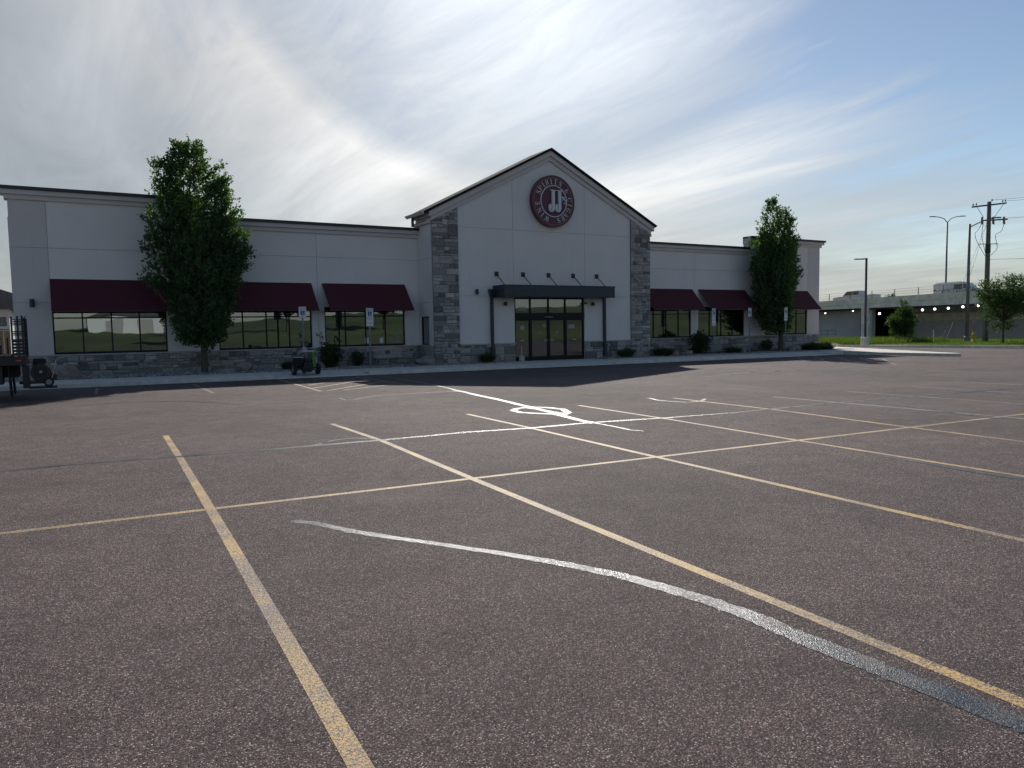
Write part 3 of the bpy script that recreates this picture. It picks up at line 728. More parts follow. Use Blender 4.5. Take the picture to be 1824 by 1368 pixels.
# ---- entrance
f = MB(); D = [DX0, 21.53, 22.69, 23.79, DX1]; fy0, fy1 = YG+.06, YG+.18; H1, H2, H3 = 2.16, 2.50, DZ1
for i, x in enumerate(D):
    wd_ = .09 if i in (0, 4) else .075
    a, b2 = (x, x+wd_) if i == 0 else (x-wd_, x) if i == 4 else (x-wd_/2, x+wd_/2)
    f.box(a, b2, fy0-.003*(i % 2), fy1, -.1, H3)
f.box(DX0+.001, DX1-.001, fy0-.03, fy1-.01, H1, H2); f.box(DX0+.002, DX1-.002, fy0+.004, fy1-.004, H3-.07, H3-.002); f.box(DX0+.002, DX1-.002, fy0+.01, fy1-.01, -.1, .1)
door = P(f, 'entrance_door', 'frame_metal')
for i in range(4):
    a, b2 = D[i]+.05, D[i+1]-.05
    P(MB().box(a, b2, YG+.11, YG+.118, H2-.01, H3-.06), 'pane', 'glass', door)
    g = MB(); st = .05
    g.box(a, a+st, YG+.085, YG+.13, .07, H1+.01); g.box(b2-st, b2, YG+.085, YG+.13, .07, H1+.01); g.box(a+st, b2-st, YG+.085, YG+.13, .07, .18); g.box(a+st, b2-st, YG+.085, YG+.13, H1-.06, H1+.01)
    P(g, 'door_leaf', 'frame_metal', door)
    P(MB().box(a+st-.01, b2-st+.01, YG+.105, YG+.112, .17, H1-.05), 'pane', 'glass', door)
    if i in (1, 2): P(MB().box(*((b2-.28, b2-.02) if i == 1 else (a+.02, a+.28)), YG+.055, YG+.075, 1.02, 1.05), 'push_bar', 'chrome', door)
    else: P(MB().box((a+b2)/2-.12, (a+b2)/2+.12, YG+.095, YG+.1, 1.02, 1.045), 'decal_bar', 'sign_white', door)
    if i in (1, 2): P(MB().disc(((a+b2)/2, 1.45), .075, YG+.098, YG+.103, 18, .045), 'round_decal', 'sign_line', door)
P(MB().disc((21.03, 1.72), .14, YG+.098, YG+.103, 20), 'round_decal', 'sign_line', door)
P(MB().disc((22.42, 1.82), .10, YG+.098, YG+.103, 18, .05), 'round_decal', 'sign_line', door)
P(MB().box(24.0, 24.42, YG+.096, YG+.1, 1.65, 1.86), 'hours_decal', 'sign_line', door)
P(MB().box(22.42, 22.95, fy0-.037, fy0-.03, 2.26, 2.30), 'sensor_strip', 'galvanised', door)
text_mesh('3000', .26, 'sign_white', door, Matrix.Translation((21.03-CX, .09, 2.72)) @ FACE, 'street_number')
# ---- entrance canopy
K0, K1, KYF = 19.23, 26.24, 33.1
can = P(MB().box(K0, K1, KYF, YG-.005, 3.29, 3.90), 'entrance_canopy', 'canopy_metal', bevel=.012)
P(MB().box(K0-.012, K1+.012, KYF-.012, YG-.006, 3.84, 3.905), 'canopy_edge', 'dark_metal', can)
P(MB().box(K0-.01, K1+.01, KYF-.01, YG-.007, 3.285, 3.34), 'canopy_edge', 'dark_metal', can)
for x in (19.45, 21.05, 22.66, 24.27, 25.87):
    t_ = MB(); t_.tube([(x, YG-.03, 4.50), (x, KYF+.35, 3.9)], .022, 8); P(t_, 'tie_rod', 'dark_metal', can)
    P(MB().box(x-.10, x+.10, YG-.07, YG-.003, 4.40, 4.63), 'wall_plate', 'dark_metal', can, bevel=.006)
for x, zt in ((19.10, 3.72), (26.35, 3.34)):
    g = MB(); g.box(x-.07, x+.07, YG-.17, YG-.04, .1, zt)
    g.box(x-.10, x+.10, YG-.22, YG-.045, .1, .75)
    if x < 20: g.prism([(x-.20, 3.72), (x+.14, 3.72), (x+.08, 3.3), (x-.10, 3.3)], YG-.24, YG-.035)
    P(g, 'downspout', 'canopy_metal')
# ---- wall lights, camera
for x, z, y, hh, rr in ((18.25, 3.58, YG, .27, .075), (19.90, 2.98, YG, .2, .09), (25.55, 2.98, YG, .2, .09)):
    g = MB(); g.tube([(x, y-.12, z-hh/2), (x, y-.12, z+hh/2)], rr, 14); g.box(x-.04, x+.04, y-.12, y-.002, z-.05, z+.05); P(g, 'wall_light', 'dark_metal')
for x in (-.95, mir(-.95)):
    z = 3.02; g = MB(); g.tube([(x, YW-.16, z-.16), (x, YW-.16, z+.16)], .085, 14); g.box(x-.05, x+.05, YW-.16, YW-.021, z-.06, z+.06); P(g, 'wall_light', 'dark_metal')
g = MB(); g.box(25.02, 25.10, YG-.16, YG-.002, 3.0, 3.06); g.tube([(25.06, YG-.2, 2.99), (25.06, YG-.08, 3.02)], .035, 10); P(g, 'security_camera', 'dark_metal')
# ---- awnings
for i, (a, b2) in enumerate([(-.30, 4.0), (6.05, 10.3), (10.81, 15.05)]):
    for s in (0, 1):
        x0, x1 = (a, b2) if s == 0 else (mir(b2), mir(a))
        zt, zb, yo = 4.0, 2.675, 1.22; yw = YW-.022
        nx = 14; m_ = MB(); vs = []; ny = 5
        for jj in range(ny+1):
            f = jj/ny
            for k in range(nx+1):
                sag = -.012*math.sin(math.pi*f)*(1-abs(math.cos(math.pi*k/nx*4)))
                vs.append((x0+(x1-x0)*k/nx, yw-yo*f, zt+(zb-zt)*f+sag))
        n0 = len(vs); nv = (0, -.006, -.012)
        vs += [(p[0], p[1]+.004, p[2]-.012) for p in vs]
        fs = [(jj*(nx+1)+k, jj*(nx+1)+k+1, (jj+1)*(nx+1)+k+1, (jj+1)*(nx+1)+k) for jj in range(ny) for k in range(nx)]
        fs += [tuple(n0+q for q in fc[::-1]) for fc in fs]
        ring = [k for k in range(nx+1)]+[jj*(nx+1)+nx for jj in range(1, ny+1)]+[ny*(nx+1)+k for k in range(nx-1, -1, -1)]+[jj*(nx+1) for jj in range(ny-1, 0, -1)]
        fs += [(ring[k], n0+ring[k], n0+ring[(k+1) % len(ring)], ring[(k+1) % len(ring)]) for k in range(len(ring))]
        m_.add(vs, fs); aw = P(m_, 'awning', 'canvas', smooth=False)
        g = MB()
        g.tube([(x0+.02, yw-yo+.03, zb-.01), (x1-.02, yw-yo+.03, zb-.01)], .018, 6)
        for k in range(4):
            xx = x0+.04+(x1-x0-.08)*k/3
            g.tube([(xx, yw-.02, zb), (xx, yw-yo+.03, zb-.01), (xx, yw-.02, zt-.04)], .013, 6)
        P(g, 'awning_frame', 'galvanised', aw)

# ------------------------------------------------------------------ round sign
sg = empty('round_sign', (22.86, YG-.28, 8.40)); tag(sg, 'round maroon sign with raised white JJ\'s and ring lettering under the gable peak', 'sign')
s_ = MB(); s_.disc((0, 0), 1.30, .27, -.02, 64); s_.build('drum', 'sign_maroon', sg)
s_ = MB(); s_.disc((0, 0), 1.36, .20, -.03, 64, 1.28); s_.build('rim', 'sign_maroon', sg)
MB().disc((0, 0), 1.245, -.02, -.026, 64, 1.232).build('outer_line', 'sign_line', sg)
MB().disc((0, 0), .838, -.02, -.06, 64, .795).build('inner_ring', 'sign_white', sg)
def outline(m_, pts, y0, y1):
    m_.prism(pts, y0, y1)
def bez(p0, p1, p2, n=8): return [((1-t)**2*p0[0]+2*t*(1-t)*p1[0]+t*t*p2[0], (1-t)**2*p0[1]+2*t*(1-t)*p1[1]+t*t*p2[1]) for t in [i/n for i in range(n+1)]]
def letterJ(ox):
    m_ = MB(); h = .58
    # stem with curled foot, thick and thin
    top = [(ox-.125, h), (ox+.20, h), (ox+.20, h-.045), (ox-.125, h-.045)]
    m_.prism(top, -.13, -.03)
    stem = [(ox-.04, h-.045), (ox+.135, h-.045), (ox+.135, -.34)]+bez((ox+.135, -.34), (ox+.12, -.57), (ox-.09, -.575))[1:]
    inner = bez((ox-.09, -.575), (ox-.235, -.565), (ox-.245, -.38))[1:]+bez((ox-.245, -.38), (ox-.24, -.16), (ox-.16, -.155))[1:]+bez((ox-.16, -.155), (ox-.06, -.16), (ox-.075, -.33))[1:]+bez((ox-.075, -.33), (ox-.10, -.44), (ox-.13, -.51))[1:]+bez((ox-.13, -.51), (ox-.05, -.53), (ox-.04, -.36))[1:]
    pts = stem+inner
    m_.prism(pts, -.125, -.03); return m_
for i, ox in enumerate((-.11, .30)): letterJ(ox).build('letter', 'sign_white', sg)
m_ = MB(); m_.prism([(.50, .28)]+bez((.50, .28), (.60, .30), (.585, .19))[1:]+bez((.585, .19), (.57, .08), (.50, .02))[1:]+[(.53, .10), (.53, .17)]+bez((.53, .17), (.48, .2), (.50, .28))[1:-1], -.12, -.03); m_.build('apostrophe', 'sign_white', sg)
def stroke(m_, pts, ws, y0, y1):
    """ribbon with a width at each point"""
    pts = [Vector(p) for p in pts]; k = len(pts)
    if isinstance(ws, (int, float)): ws = [ws]*k
    Lp, Rp = [], []
    for i, p in enumerate(pts):
        d = (pts[min(i+1, k-1)]-pts[max(i-1, 0)]).normalized(); n = Vector((-d.y, d.x))
        Lp.append(p+n*ws[i]/2); Rp.append(p-n*ws[i]/2)
    for i in range(k-1): m_.prism([Lp[i], Lp[i+1], Rp[i+1], Rp[i]], y0, y1)
def glyph_S(s=1.0):
    c = [(.28, .30), (.22, .42), (.02, .46), (-.2, .40), (-.24, .24), (-.12, .1), (.08, -.02), (.24, -.16), (.24, -.34), (.06, -.46), (-.16, -.43), (-.27, -.30)]
    w_ = [.05, .05, .06, .09, .13, .16, .17, .15, .11, .07, .05, .05]
    return [(c, w_), ([(.28, .46), (.28, .26)], .05), ([(-.27, -.46), (-.27, -.24)], .05)]
TH, TN = .14, .05
GL = {
 'S': glyph_S(),
 'P': [([(-.2, -.46), (-.2, .46)], TH), ([(-.33, .47), (.05, .47), (.24, .40), (.29, .24), (.22, .07), (.04, 0), (-.14, 0)], [TN, TN, .07, .12, .10, TN, TN]), ([(-.34, -.47), (-.06, -.47)], TN)],
 'I': [([(0, -.46), (0, .46)], TH), ([(-.16, .47), (.16, .47)], TN), ([(-.16, -.47), (.16, -.47)], TN)],
 'R': [([(-.22, -.46), (-.22, .46)], TH), ([(-.35, .47), (.03, .47), (.22, .40), (.26, .25), (.19, .09), (.02, .02), (-.16, .02)], [TN, TN, .07, .12, .10, TN, TN]), ([(-.36, -.47), (-.08, -.47)], TN), ([(.02, .02), (.16, -.14), (.22, -.42), (.36, -.46)], [.06, .12, .12, TN])],
 'T': [([(0, -.46), (0, .46)], TH), ([(-.34, .46), (.34, .46)], .06), ([(-.33, .47), (-.33, .28)], TN), ([(.33, .47), (.33, .28)], TN), ([(-.15, -.47), (.15, -.47)], TN)],
 'C': [([(.30, .28), (.2, .43), (0, .47), (-.2, .38), (-.3, .12), (-.3, -.14), (-.2, -.38), (0, -.47), (.2, -.43), (.32, -.26)], [TN, TN, TN, .09, TH, TH, .09, TN, TN, TN]), ([(.31, .47), (.31, .22)], TN)],
 'G': [([(.28, .28), (.18, .43), (0, .47), (-.2, .38), (-.3, .12), (-.3, -.14), (-.2, -.38), (0, -.47), (.22, -.4)], [TN, TN, TN, .09, TH, TH, .09, TN, TN]), ([(.29, .47), (.29, .22)], TN), ([(.24, -.46), (.24, -.04)], TH), ([(.1, -.03), (.36, -.03)], TN)],
 'A': [([(-.3, -.46), (.0, .47)], TN), ([(.0, .47), (.28, -.46)], TH), ([(-.2, -.14), (.16, -.14)], TN), ([(-.42, -.47), (-.2, -.47)], TN), ([(.14, -.47), (.44, -.47)], TN)],
 'W': [([(-.42, .46), (-.2, -.46)], TH), ([(-.2, -.46), (.02, .46)], TN), ([(-.04, .46), (.18, -.46)], TH), ([(.18, -.46), (.42, .46)], TN), ([(-.54, .47), (-.28, .47)], TN), ([(.3, .47), (.54, .47)], TN)],
 'N': [([(-.28, -.46), (-.28, .46)], TN), ([(-.3, .46), (.28, -.46)], TH), ([(.28, -.46), (.28, .46)], TN), ([(-.42, .47), (-.18, .47)], TN), ([(.16, .47), (.40, .47)], TN), ([(-.4, -.47), (-.16, -.47)], TN)],
 'E': [([(-.18, -.46), (-.18, .46)], TH), ([(-.32, .47), (.26, .47)], TN), ([(-.32, -.47), (.29, -.47)], TN), ([(-.12, .02), (.12, .02)], TN), ([(.25, .48), (.25, .26)], TN), ([(.28, -.48), (.28, -.24)], TN), ([(.12, .13), (.12, -.09)], TN)],
 '&': [([(.36, -.44), (.16, -.3), (-.12, .12), (-.14, .34), (0, .46), (.12, .34), (.06, .16), (-.22, -.06), (-.3, -.26), (-.16, -.44), (.08, -.42), (.26, -.14), (.3, .04)], [.10, .13, .13, .08, TN, .07, TN, .08, TH, .07, TN, TN, TN]), ([(.18, .05), (.42, .05)], TN)],
}
for ch, deg in zip('SPIRITS&CIGARSWINE', (156, 142, 128, 113, 98, 82, 65, 36, 8, -8, -24, -41, -56, -72, -116, -134, -150, -171)):
    m_ = MB(); a = R_(deg); hs = .27
    rx, rz = math.cos(a-math.pi/2), math.sin(a-math.pi/2); ux, uz = math.cos(a), math.sin(a)
    for i, (pts, ws) in enumerate(GL[ch]):
        q = [(1.035*ux+hs*(x*rx+z*ux), 1.035*uz+hs*(x*rz+z*uz)) for x, z in pts]
        stroke(m_, q, [x*hs for x in ws] if isinstance(ws, list) else ws*hs, -.024-.0006*i, -.04-.0006*i)
    m_.build('ring_letter', 'sign_white', sg)
m_ = MB()                                       # small raised s
for i, (pts, ws) in enumerate(GL['S']):
    stroke(m_, [(.70+.30*x, .07+.40*z) for x, z in pts], [x*.42 for x in ws] if isinstance(ws, list) else ws*.4, -.03, -.12-.001*i)
m_.build('letter', 'sign_white', sg)

# ------------------------------------------------------------------ planting bed
WALKZ = .15
wz = lambda x, y: gz(x, y)+WALKZ
bed = MB()
for (a, b2, ya, yb) in ((-14, XG-.1, 32.9, 35.96), (XG-.1, DX0-.4, 32.9, 34.28), (DX1+.9, mir(XG)+.1, 32.9, 34.28), (mir(XG)+.1, 47.55, 32.9, 35.96)):
    n = 10; vs = []
    for i in range(n+1):
        x = a+(b2-a)*i/n
        vs += [(x, ya, wz(x, ya)-.05), (x, yb, wz(x, yb)+.0)]
    bed.add(vs, [(2*i, 2*i+2, 2*i+3, 2*i+1) for i in range(n)])
o = bed.build('planting_bed', 'soil'); o['kind'] = 'structure'
rng = np.random.RandomState(5)
def rocks(regions, n, smin, smax, name):
    oc = np.array([(1, 0, 0), (-1, 0, 0), (0, 1, 0), (0, -1, 0), (0, 0, 1), (0, 0, -1)], float)
    fc = np.array([(0, 2, 4), (2, 1, 4), (1, 3, 4), (3, 0, 4), (2, 0, 5), (1, 2, 5), (3, 1, 5), (0, 3, 5)])
    area = np.array([(b2-a)*(d-c) for a, b2, c, d in regions]); pick = rng.choice(len(regions), n, p=area/area.sum())
    rg = np.array(regions)[pick]
    x = rg[:, 0]+rng.rand(n)*(rg[:, 1]-rg[:, 0]); y = rg[:, 2]+rng.rand(n)*(rg[:, 3]-rg[:, 2])
    s = smin+rng.rand(n)*(smax-smin)
    V = oc[None]*s[:, None, None]*(1+.6*(rng.rand(n, 6, 1)-.5)); V[:, :, 2] *= .65
    an = rng.rand(n)*6.28; ca, sa = np.cos(an), np.sin(an)
    X = V[:, :, 0]*ca[:, None]-V[:, :, 1]*sa[:, None]; Y = V[:, :, 0]*sa[:, None]+V[:, :, 1]*ca[:, None]
    tilt = rng.randn(n)*.5; Z = V[:, :, 2]+X*np.sin(tilt)[:, None]*.5
    V = np.stack([X+x[:, None], Y+y[:, None], Z+(-GA*x-GB*y+WALKZ+s*.2)[:, None]], 2).reshape(-1, 3)
    Fq = (fc[None]+6*np.arange(n)[:, None, None]).reshape(-1, 3)
    return npmesh(name, V, Fq, 'gravel', None, 3)
o = rocks([(-14, XG-.15, 32.93, 35.9), (XG-.2, DX0-.4, 32.93, 34.22), (DX1+.9, mir(XG)+.2, 32.93, 34.22), (mir(XG)+.15, 47.5, 32.93, 35.9)], 15000, .022, .06, 'gravel')
tag(o, 'pale river gravel in the planting bed along the stone wall', 'gravel', kind='stuff')

# ------------------------------------------------------------------ leaves
def unit(v): return v/np.maximum(np.linalg.norm(v, axis=-1, keepdims=True), 1e-9)
def leaf_quads(Pn, D, size, r):
    """one small folded diamond leaf per point, along direction D"""
    n = len(Pn); s = size*(.65+.7*r.rand(n))[:, None]
    D = unit(D); A = unit(np.cross(D, r.randn(n, 3)))
    Nn = np.cross(D, A)
    tip = Pn+D*s*1.25; l = Pn+D*s*.55+A*s*.42+Nn*s*.12; rr = Pn+D*s*.55-A*s*.42+Nn*s*.12
    V = np.stack([Pn, rr, tip, l], 1).reshape(-1, 3)
    return V, np.arange(4*n).reshape(-1, 4)
def plume_points(plumes, n_tot, r, per=12, twig=.26):
    """plumes: (base, tip, radius, weight); clusters spread through spindle volumes, leaves along short twigs"""
    Pn, Dn = [], []; W = sum(p[3] for p in plumes)
    for base, tip, rad, wt in plumes:
        base, tip = np.array(base, float), np.array(tip, float); ax = tip-base; Lx = np.linalg.norm(ax); axu = ax/Lx
        k = max(3, int(n_tot*wt/W/per))
        t = r.rand(k)**.85; prof = np.sin(np.pi*np.clip(t*.78+.12, 0, 1))**.7
        rho = np.sqrt(r.rand(k))**.8*rad*prof*(1+.22*np.sin(t*23+r.rand()*6))
        an = r.rand(k)*2*np.pi; u = unit(np.cross(axu, [.3, .9, .2])); v = np.cross(axu, u)
        off = (np.cos(an)*rho)[:, None]*u+(np.sin(an)*rho)[:, None]*v
        c = base+ax*t[:, None]+off
        td = unit(unit(off)*.65+axu*.55+np.array([0, 0, .45])+r.randn(k, 3)*.35)
        ln = twig*(.5+r.rand(k))
        s = r.rand(k, per)
        pts = c[:, None]+td[:, None]*(s*ln[:, None])[:, :, None]+r.randn(k, per, 3)*twig*.13
        dd = unit(td[:, None]+r.randn(k, per, 3)*.75+np.array([0, 0, -.1]))
        Pn.append(pts.reshape(-1, 3)); Dn.append(dd.reshape(-1, 3))
    return np.concatenate(Pn), np.concatenate(Dn)
def tree(name, loc, label, cat, plumes, n, size, trunk_h, trunk_r, leafm, seed, per=12, twig=.26, group=None, lean=(0, 0)):
    r = np.random.RandomState(seed); t_ = empty(name, loc); tag(t_, label, cat, group)
    Pn, Dn = plume_points(plumes, n, r, per, twig); V, Fq = leaf_quads(Pn, Dn, size, r)
    npmesh('crown', V, Fq, leafm, t_)
    m_ = MB(); zt = trunk_h
    m_.tube([(0, 0, -.15), (.01, 0, .05), (.02+lean[0]*.3, .01, zt*.5), (lean[0], lean[1], zt)], [trunk_r*1.5, trunk_r*1.1, trunk_r*.95, trunk_r*.85], 10)
    m_.build('trunk', 'bark', t_, smooth=True)
    lb = MB()
    for base, tip, rad, wt in plumes:
        b_ = Vector((lean[0], lean[1], min(zt-.05, max(zt*.6, base[2]*.6)))); q = Vector(tip); mid = b_.lerp(q, .5)+Vector((base[0]*.25, base[1]*.25, -.1))
        lb.tube([b_, mid, b_.lerp(q, .93)], [trunk_r*.5, trunk_r*.28, .012], 6)
    lb.build('limbs', 'bark', t_, smooth=True)
    return t_
# left columnar tree
def loc_on(x, y): return (x, y, wz(x, y))
def ascending(seed, n, z0, z1, prof, rad, cx=0.0):
    """many steep limbs: each starts near the axis and leans out to the crown's edge"""
    r = np.random.RandomState(seed); q = []
    for i in range(n):
        zt = z0+(z1-z0)*(i+.5)/n+r.uniform(-.25, .25); a = i*2.399+r.uniform(-.4, .4); w_ = np.interp(zt, *zip(*prof))*r.uniform(.78, 1.05)
        zb = max(1.2, zt-r.uniform(1.9, 3.2)); k = .25+.25*r.rand()
        q.append(((cx+math.cos(a)*w_*k, math.sin(a)*w_*k, zb), (cx+math.cos(a)*w_*.92, math.sin(a)*w_*.92, zt), rad*r.uniform(.75, 1.25), 1.6+1.2*r.rand()))
    return q
LP = [((-.1, 0, 5.6), (-.35, .1, 9.75), .92, 20), ((-.2, .1, 6.5), (-.05, .1, 9.9), .5, 4), ((-.9, .1, 6.5), (-.75, .1, 9.7), .42, 4), ((-.9, -.2, 5.6), (-1.68, -.1, 8.95), .38, 5), ((.55, .1, 5.2), (1.05, -.1, 8.4), .44, 7), ((.8, .2, 4.6), (1.45, .2, 7.3), .42, 6),
      ((-.9, .2, 4.2), (-2.0, -.2, 7.1), .40, 5), ((-.9, -.2, 3.2), (-2.15, .1, 5.9), .5, 6), ((.9, -.2, 3.0), (1.8, .1, 6.2), .5, 7), ((.9, .1, 3.4), (2.1, -.1, 5.4), .26, 3),
      ((0, 0, 1.35), (-.1, 0, 6.0), .95, 16), ((-1.0, -.2, 3.3), (-2.6, -.3, 4.15), .18, 2), ((-.1, 0, 1.6), (-1.05, -.3, 1.85), .2, 1.2), ((.05, 0, .75), (.25, 0, 1.7), .2, 1.0)]
LP += ascending(12, 34, 2.3, 7.6, [(1.5, .7), (2.4, 1.0), (3.6, 1.45), (5.2, 1.6), (6.5, 1.4), (7.8, 1.0)], .36, -.05)
RP = [((-.3, 0, 5.2), (-.85, .1, 10.2), .62, 14), ((0, .1, 5.2), (.25, 0, 9.6), .65, 12), ((.3, -.1, 4.2), (.95, .1, 7.9), .55, 8), ((-.6, 0, 5), (-1.45, .1, 7.9), .52, 8), ((-.8, .1, 3.6), (-2.15, 0, 6.4), .55, 8),
      ((.7, .1, 3.6), (1.85, -.1, 5.75), .22, 2), ((-.4, 0, 1.4), (-.45, 0, 7.2), .95, 18), ((.9, .1, 3.5), (1.35, .1, 6.9), .28, 2)]
RP += ascending(13, 34, 2.4, 8.2, [(1.5, .6), (2.4, .95), (3.6, 1.4), (5.4, 1.65), (6.6, 1.4), (8.4, .95)], .40, -.5)
def squash(pls, fl, fr, fz):
    q = lambda p: (p[0]*(fl if p[0] < 0 else fr), p[1]*.72, p[2]*fz)
    return [(q(b_), q(t_), r_, w_) for b_, t_, r_, w_ in pls]
def sprigs(seed, n, z0, z1, w_, cx=0.0):
    """thin shoots that break the outline"""
    r = np.random.RandomState(seed); q = []
    for i in range(n):
        a = (0 if r.rand() < .5 else math.pi)+r.uniform(-.9, .9); z = r.uniform(z0, z1); w1 = np.interp(z, *zip(*w_))
        b_ = (cx+math.cos(a)*w1*.7, math.sin(a)*w1*.6, z-.35); L_ = r.uniform(.35, .75)
        q.append((b_, (cx+math.cos(a)*(w1+L_*.75), math.sin(a)*w1*.7, z+L_*.7), .13, .55))
    return q
LP += sprigs(5, 26, 2.4, 8.8, [(2, .9), (4, 1.65), (6, 1.7), (8, 1.15), (9.5, .9)], -.15)
RP += sprigs(6, 26, 2.4, 9.2, [(2, .8), (4, 1.5), (6, 1.75), (8, 1.1), (9.8, .6)], -.45)
LP = squash(LP, .84, .95, .968)
tree('columnar_tree', loc_on(5.14, 34.35), 'tall columnar leafy tree in front of the left wing, between two awnings', 'tree', LP, 66000, .085, 2.0, .135, 'leaf_tree', 3)
RP = squash(RP, 1.12, 1.0, .968)
tree('columnar_tree', loc_on(41.45, 34.6), 'tall columnar leafy tree near the right corner of the store', 'tree', RP, 60000, .09, 2.1, .16, 'leaf_tree', 8)
# young trees on the grass strip
def ball_plumes(r, n, c, rad, up=.6):
    q = []
    for i in range(n):
        d = unit(r.randn(3)); d[2] = abs(d[2])*1.1-.35; tip = np.array(c)+d*np.array(rad)*(.8+.35*r.rand())
        q.append((tuple(np.array(c)*np.array([1, 1, .75])+d*np.array(rad)*.15), tuple(tip), .34*min(rad)*(.7+.6*r.rand()), 1.0))
    return q
r0 = np.random.RandomState(21)
gl_ = lambda x, y, dz=.12: (x, y, gz(x, y)+dz)
tree('bushy_tree', gl_(71.3, 44.5), 'low bushy green tree on the grass between the light pole and the white marker post', 'tree', ball_plumes(r0, 15, (-.1, 0, 1.9), (1.7, 1.5, 1.75))+[((0, 0, .5), (-2.0, 0, .9), .35, 1), ((0, 0, .4), (1.2, 0, .9), .35, 1), ((0, 0, 2), (-.3, 0, 3.9), .4, 1)], 22000, .085, .7, .10, 'leaf_small', 22, 10, .32)
tree('young_tree', gl_(68.5, 34.1), 'young spreading tree on the grass at the right edge, beside the utility pole', 'tree', ball_plumes(r0, 22, (.1, 0, 3.9), (2.4, 2.2, 2.3))+[((0, 0, 2.2), (-2.1, .2, 2.3), .3, .8), ((0, 0, 1.6), (.9, -.2, 1.5), .3, .8), ((0, 0, 1.4), (-.9, .3, 1.2), .25, .5)], 22000, .085, 3.2, .10, 'leaf_small', 23, 10, .36)
# trees that the shop windows mirror
tree('tall_pine', (-6, -30, hill(-6, -30)), 'dark pine mirrored in the leftmost shop window', 'tree', [((0, 0, .6), (0, 0, 7.5), 1.9, 10)], 5000, .3, 3, .16, 'leaf_pine', 31, 8, .5)
tree('broad_tree', (14, -34, hill(14, -34)), 'dark round tree mirrored in the second shop window from the left', 'tree', ball_plumes(np.random.RandomState(5), 16, (0, 0, 4.2), (2.4, 2.4, 2.6)), 5000, .3, 2.2, .18, 'leaf_pine', 32, 8, .5)

for i, (x, y, lab) in enumerate(((-16, -44, 'dark round tree on the rise left of the mirrored pine'), (20, -60, 'dark round tree standing before the mirrored white building'), (33, -58, 'dark round tree on the rise mirrored in the window beside the gable'), (48, -52, 'dark round tree on the rise furthest to the right'))):
    o = copy_tree(bpy.data.objects['broad_tree']); o.location = (x, y, hill(x, y)); o.rotation_euler.z = 2.1*i+.7; o.scale = (.9+.15*i,)*3; tag(o, lab)
wb = empty('white_warehouse', (13, -78, hill(13, -78)-.3)); tag(wb, 'long low white building mirrored in the leftmost shop window', 'building')
MB().box(-9, 9, -8, 0, -.5, 3.4).build('wall', 'white_paint', wb); MB().prism([(-9.4, 3.4), (9.4, 3.4), (0, 4.6)], -8.4, .4).build('roof', 'roof_grey', wb)
for x in (-5, 0, 5): MB().box(x-1.3, x+1.3, 0, .03, .3, 2.6).build('loading_door', 'plastic_grey', wb)

# ------------------------------------------------------------------ shrubs and grasses
def shrub(x, y, wd, h, label, seed, n=5000, size=.05, stems=None):
    r = np.random.RandomState(seed); t_ = empty('shrub', loc_on(x, y)); tag(t_, label, 'shrub')
    k = 16; pls = []
    for i in range(k):
        a = r.rand()*6.28; q = r.rand()**.5*wd/2*.85; pls.append(((math.cos(a)*q*.35, math.sin(a)*q*.35, .05), (math.cos(a)*q, math.sin(a)*q*.7, h*(.72+.3*r.rand())*(1-.3*(q/wd*2)**2)), wd*.17, 1))
    if stems: pls += stems
    Pn, Dn = plume_points(pls, n, r, 9, .12); V, Fq = leaf_quads(Pn, Dn, size, r); npmesh('foliage', V, Fq, 'leaf_shrub', t_)
    m_ = MB()
    for b_, q, rd, wt in pls: m_.tube([(b_[0]*.5, b_[1]*.5, -.1), q], [.012, .004], 5)
    m_.build('stems', 'bark', t_)
def clump(x, y, wd, h, label, seed, n=500, mat='grass_clump'):
    r = np.random.RandomState(seed)
    a = r.rand(n)*6.28; q = r.rand(n)**.5; lean = q*wd*.55*(.5+.7*r.rand(n)); hh = h*(1-.35*q)*(.75+.4*r.rand(n))
    b_ = np.stack([np.cos(a)*q*wd*.22, np.sin(a)*q*wd*.22, np.full(n, -.05)], 1)
    d = np.stack([np.cos(a), np.sin(a), np.zeros(n)], 1); s = np.stack([-np.sin(a), np.cos(a), np.zeros(n)], 1)*.012
    m1 = b_+d*(lean*.4)[:, None]+np.array([0, 0, 1])*(hh*.7)[:, None]; tp = b_+d*lean[:, None]+np.array([0, 0, 1])*hh[:, None]
    V = np.stack([b_-s, b_+s, m1+s*.8, m1-s*.8, tp+s*.1, tp-s*.1], 1).reshape(-1, 3); i = np.arange(n)*6
    Fq = np.concatenate([np.stack([i, i+1, i+2, i+3], 1), np.stack([i+3, i+2, i+4, i+5], 1)])
    o = npmesh('grass_clump', V, Fq, mat); o.location = loc_on(x, y); tag(o, label, 'plant')
shrub(10.72, 34.5, 1.45, 1.15, 'dark rounded shrub with pale tips between the parking signs on the left wing', 41, 6500, .055, [((-.3, 0, .8), (-.55, 0, 1.55), .12, .5), ((.2, 0, .8), (.3, 0, 1.4), .12, .4)])
shrub(34.1, 34.6, 1.75, 1.45, 'large dark shrub below the two right awnings beside a tall parking sign', 42, 6500, .06)
shrub(12.1, 34.9, .7, .7, 'small dark shrub at the left end of the bench', 47, 1800, .05)
shrub(40.6, 35.1, 1.1, .75, 'low dark shrub at the foot of the right columnar tree', 43, 2600, .05)
clump(8.62, 34.2, .75, .5, 'spiky grass clump behind the wheeled striping machine', 44, 650)
clump(18.55, 33.8, .95, .62, 'grass clump at the wall left of the entrance', 45, 800)
clump(27.6, 33.8, 1.1, .66, 'grass clump at the wall right of the entrance', 46, 800)
clump(30.4, 33.9, 1.45, .62, 'round grey green grass clump beside the right stone pillar', 48, 1300)
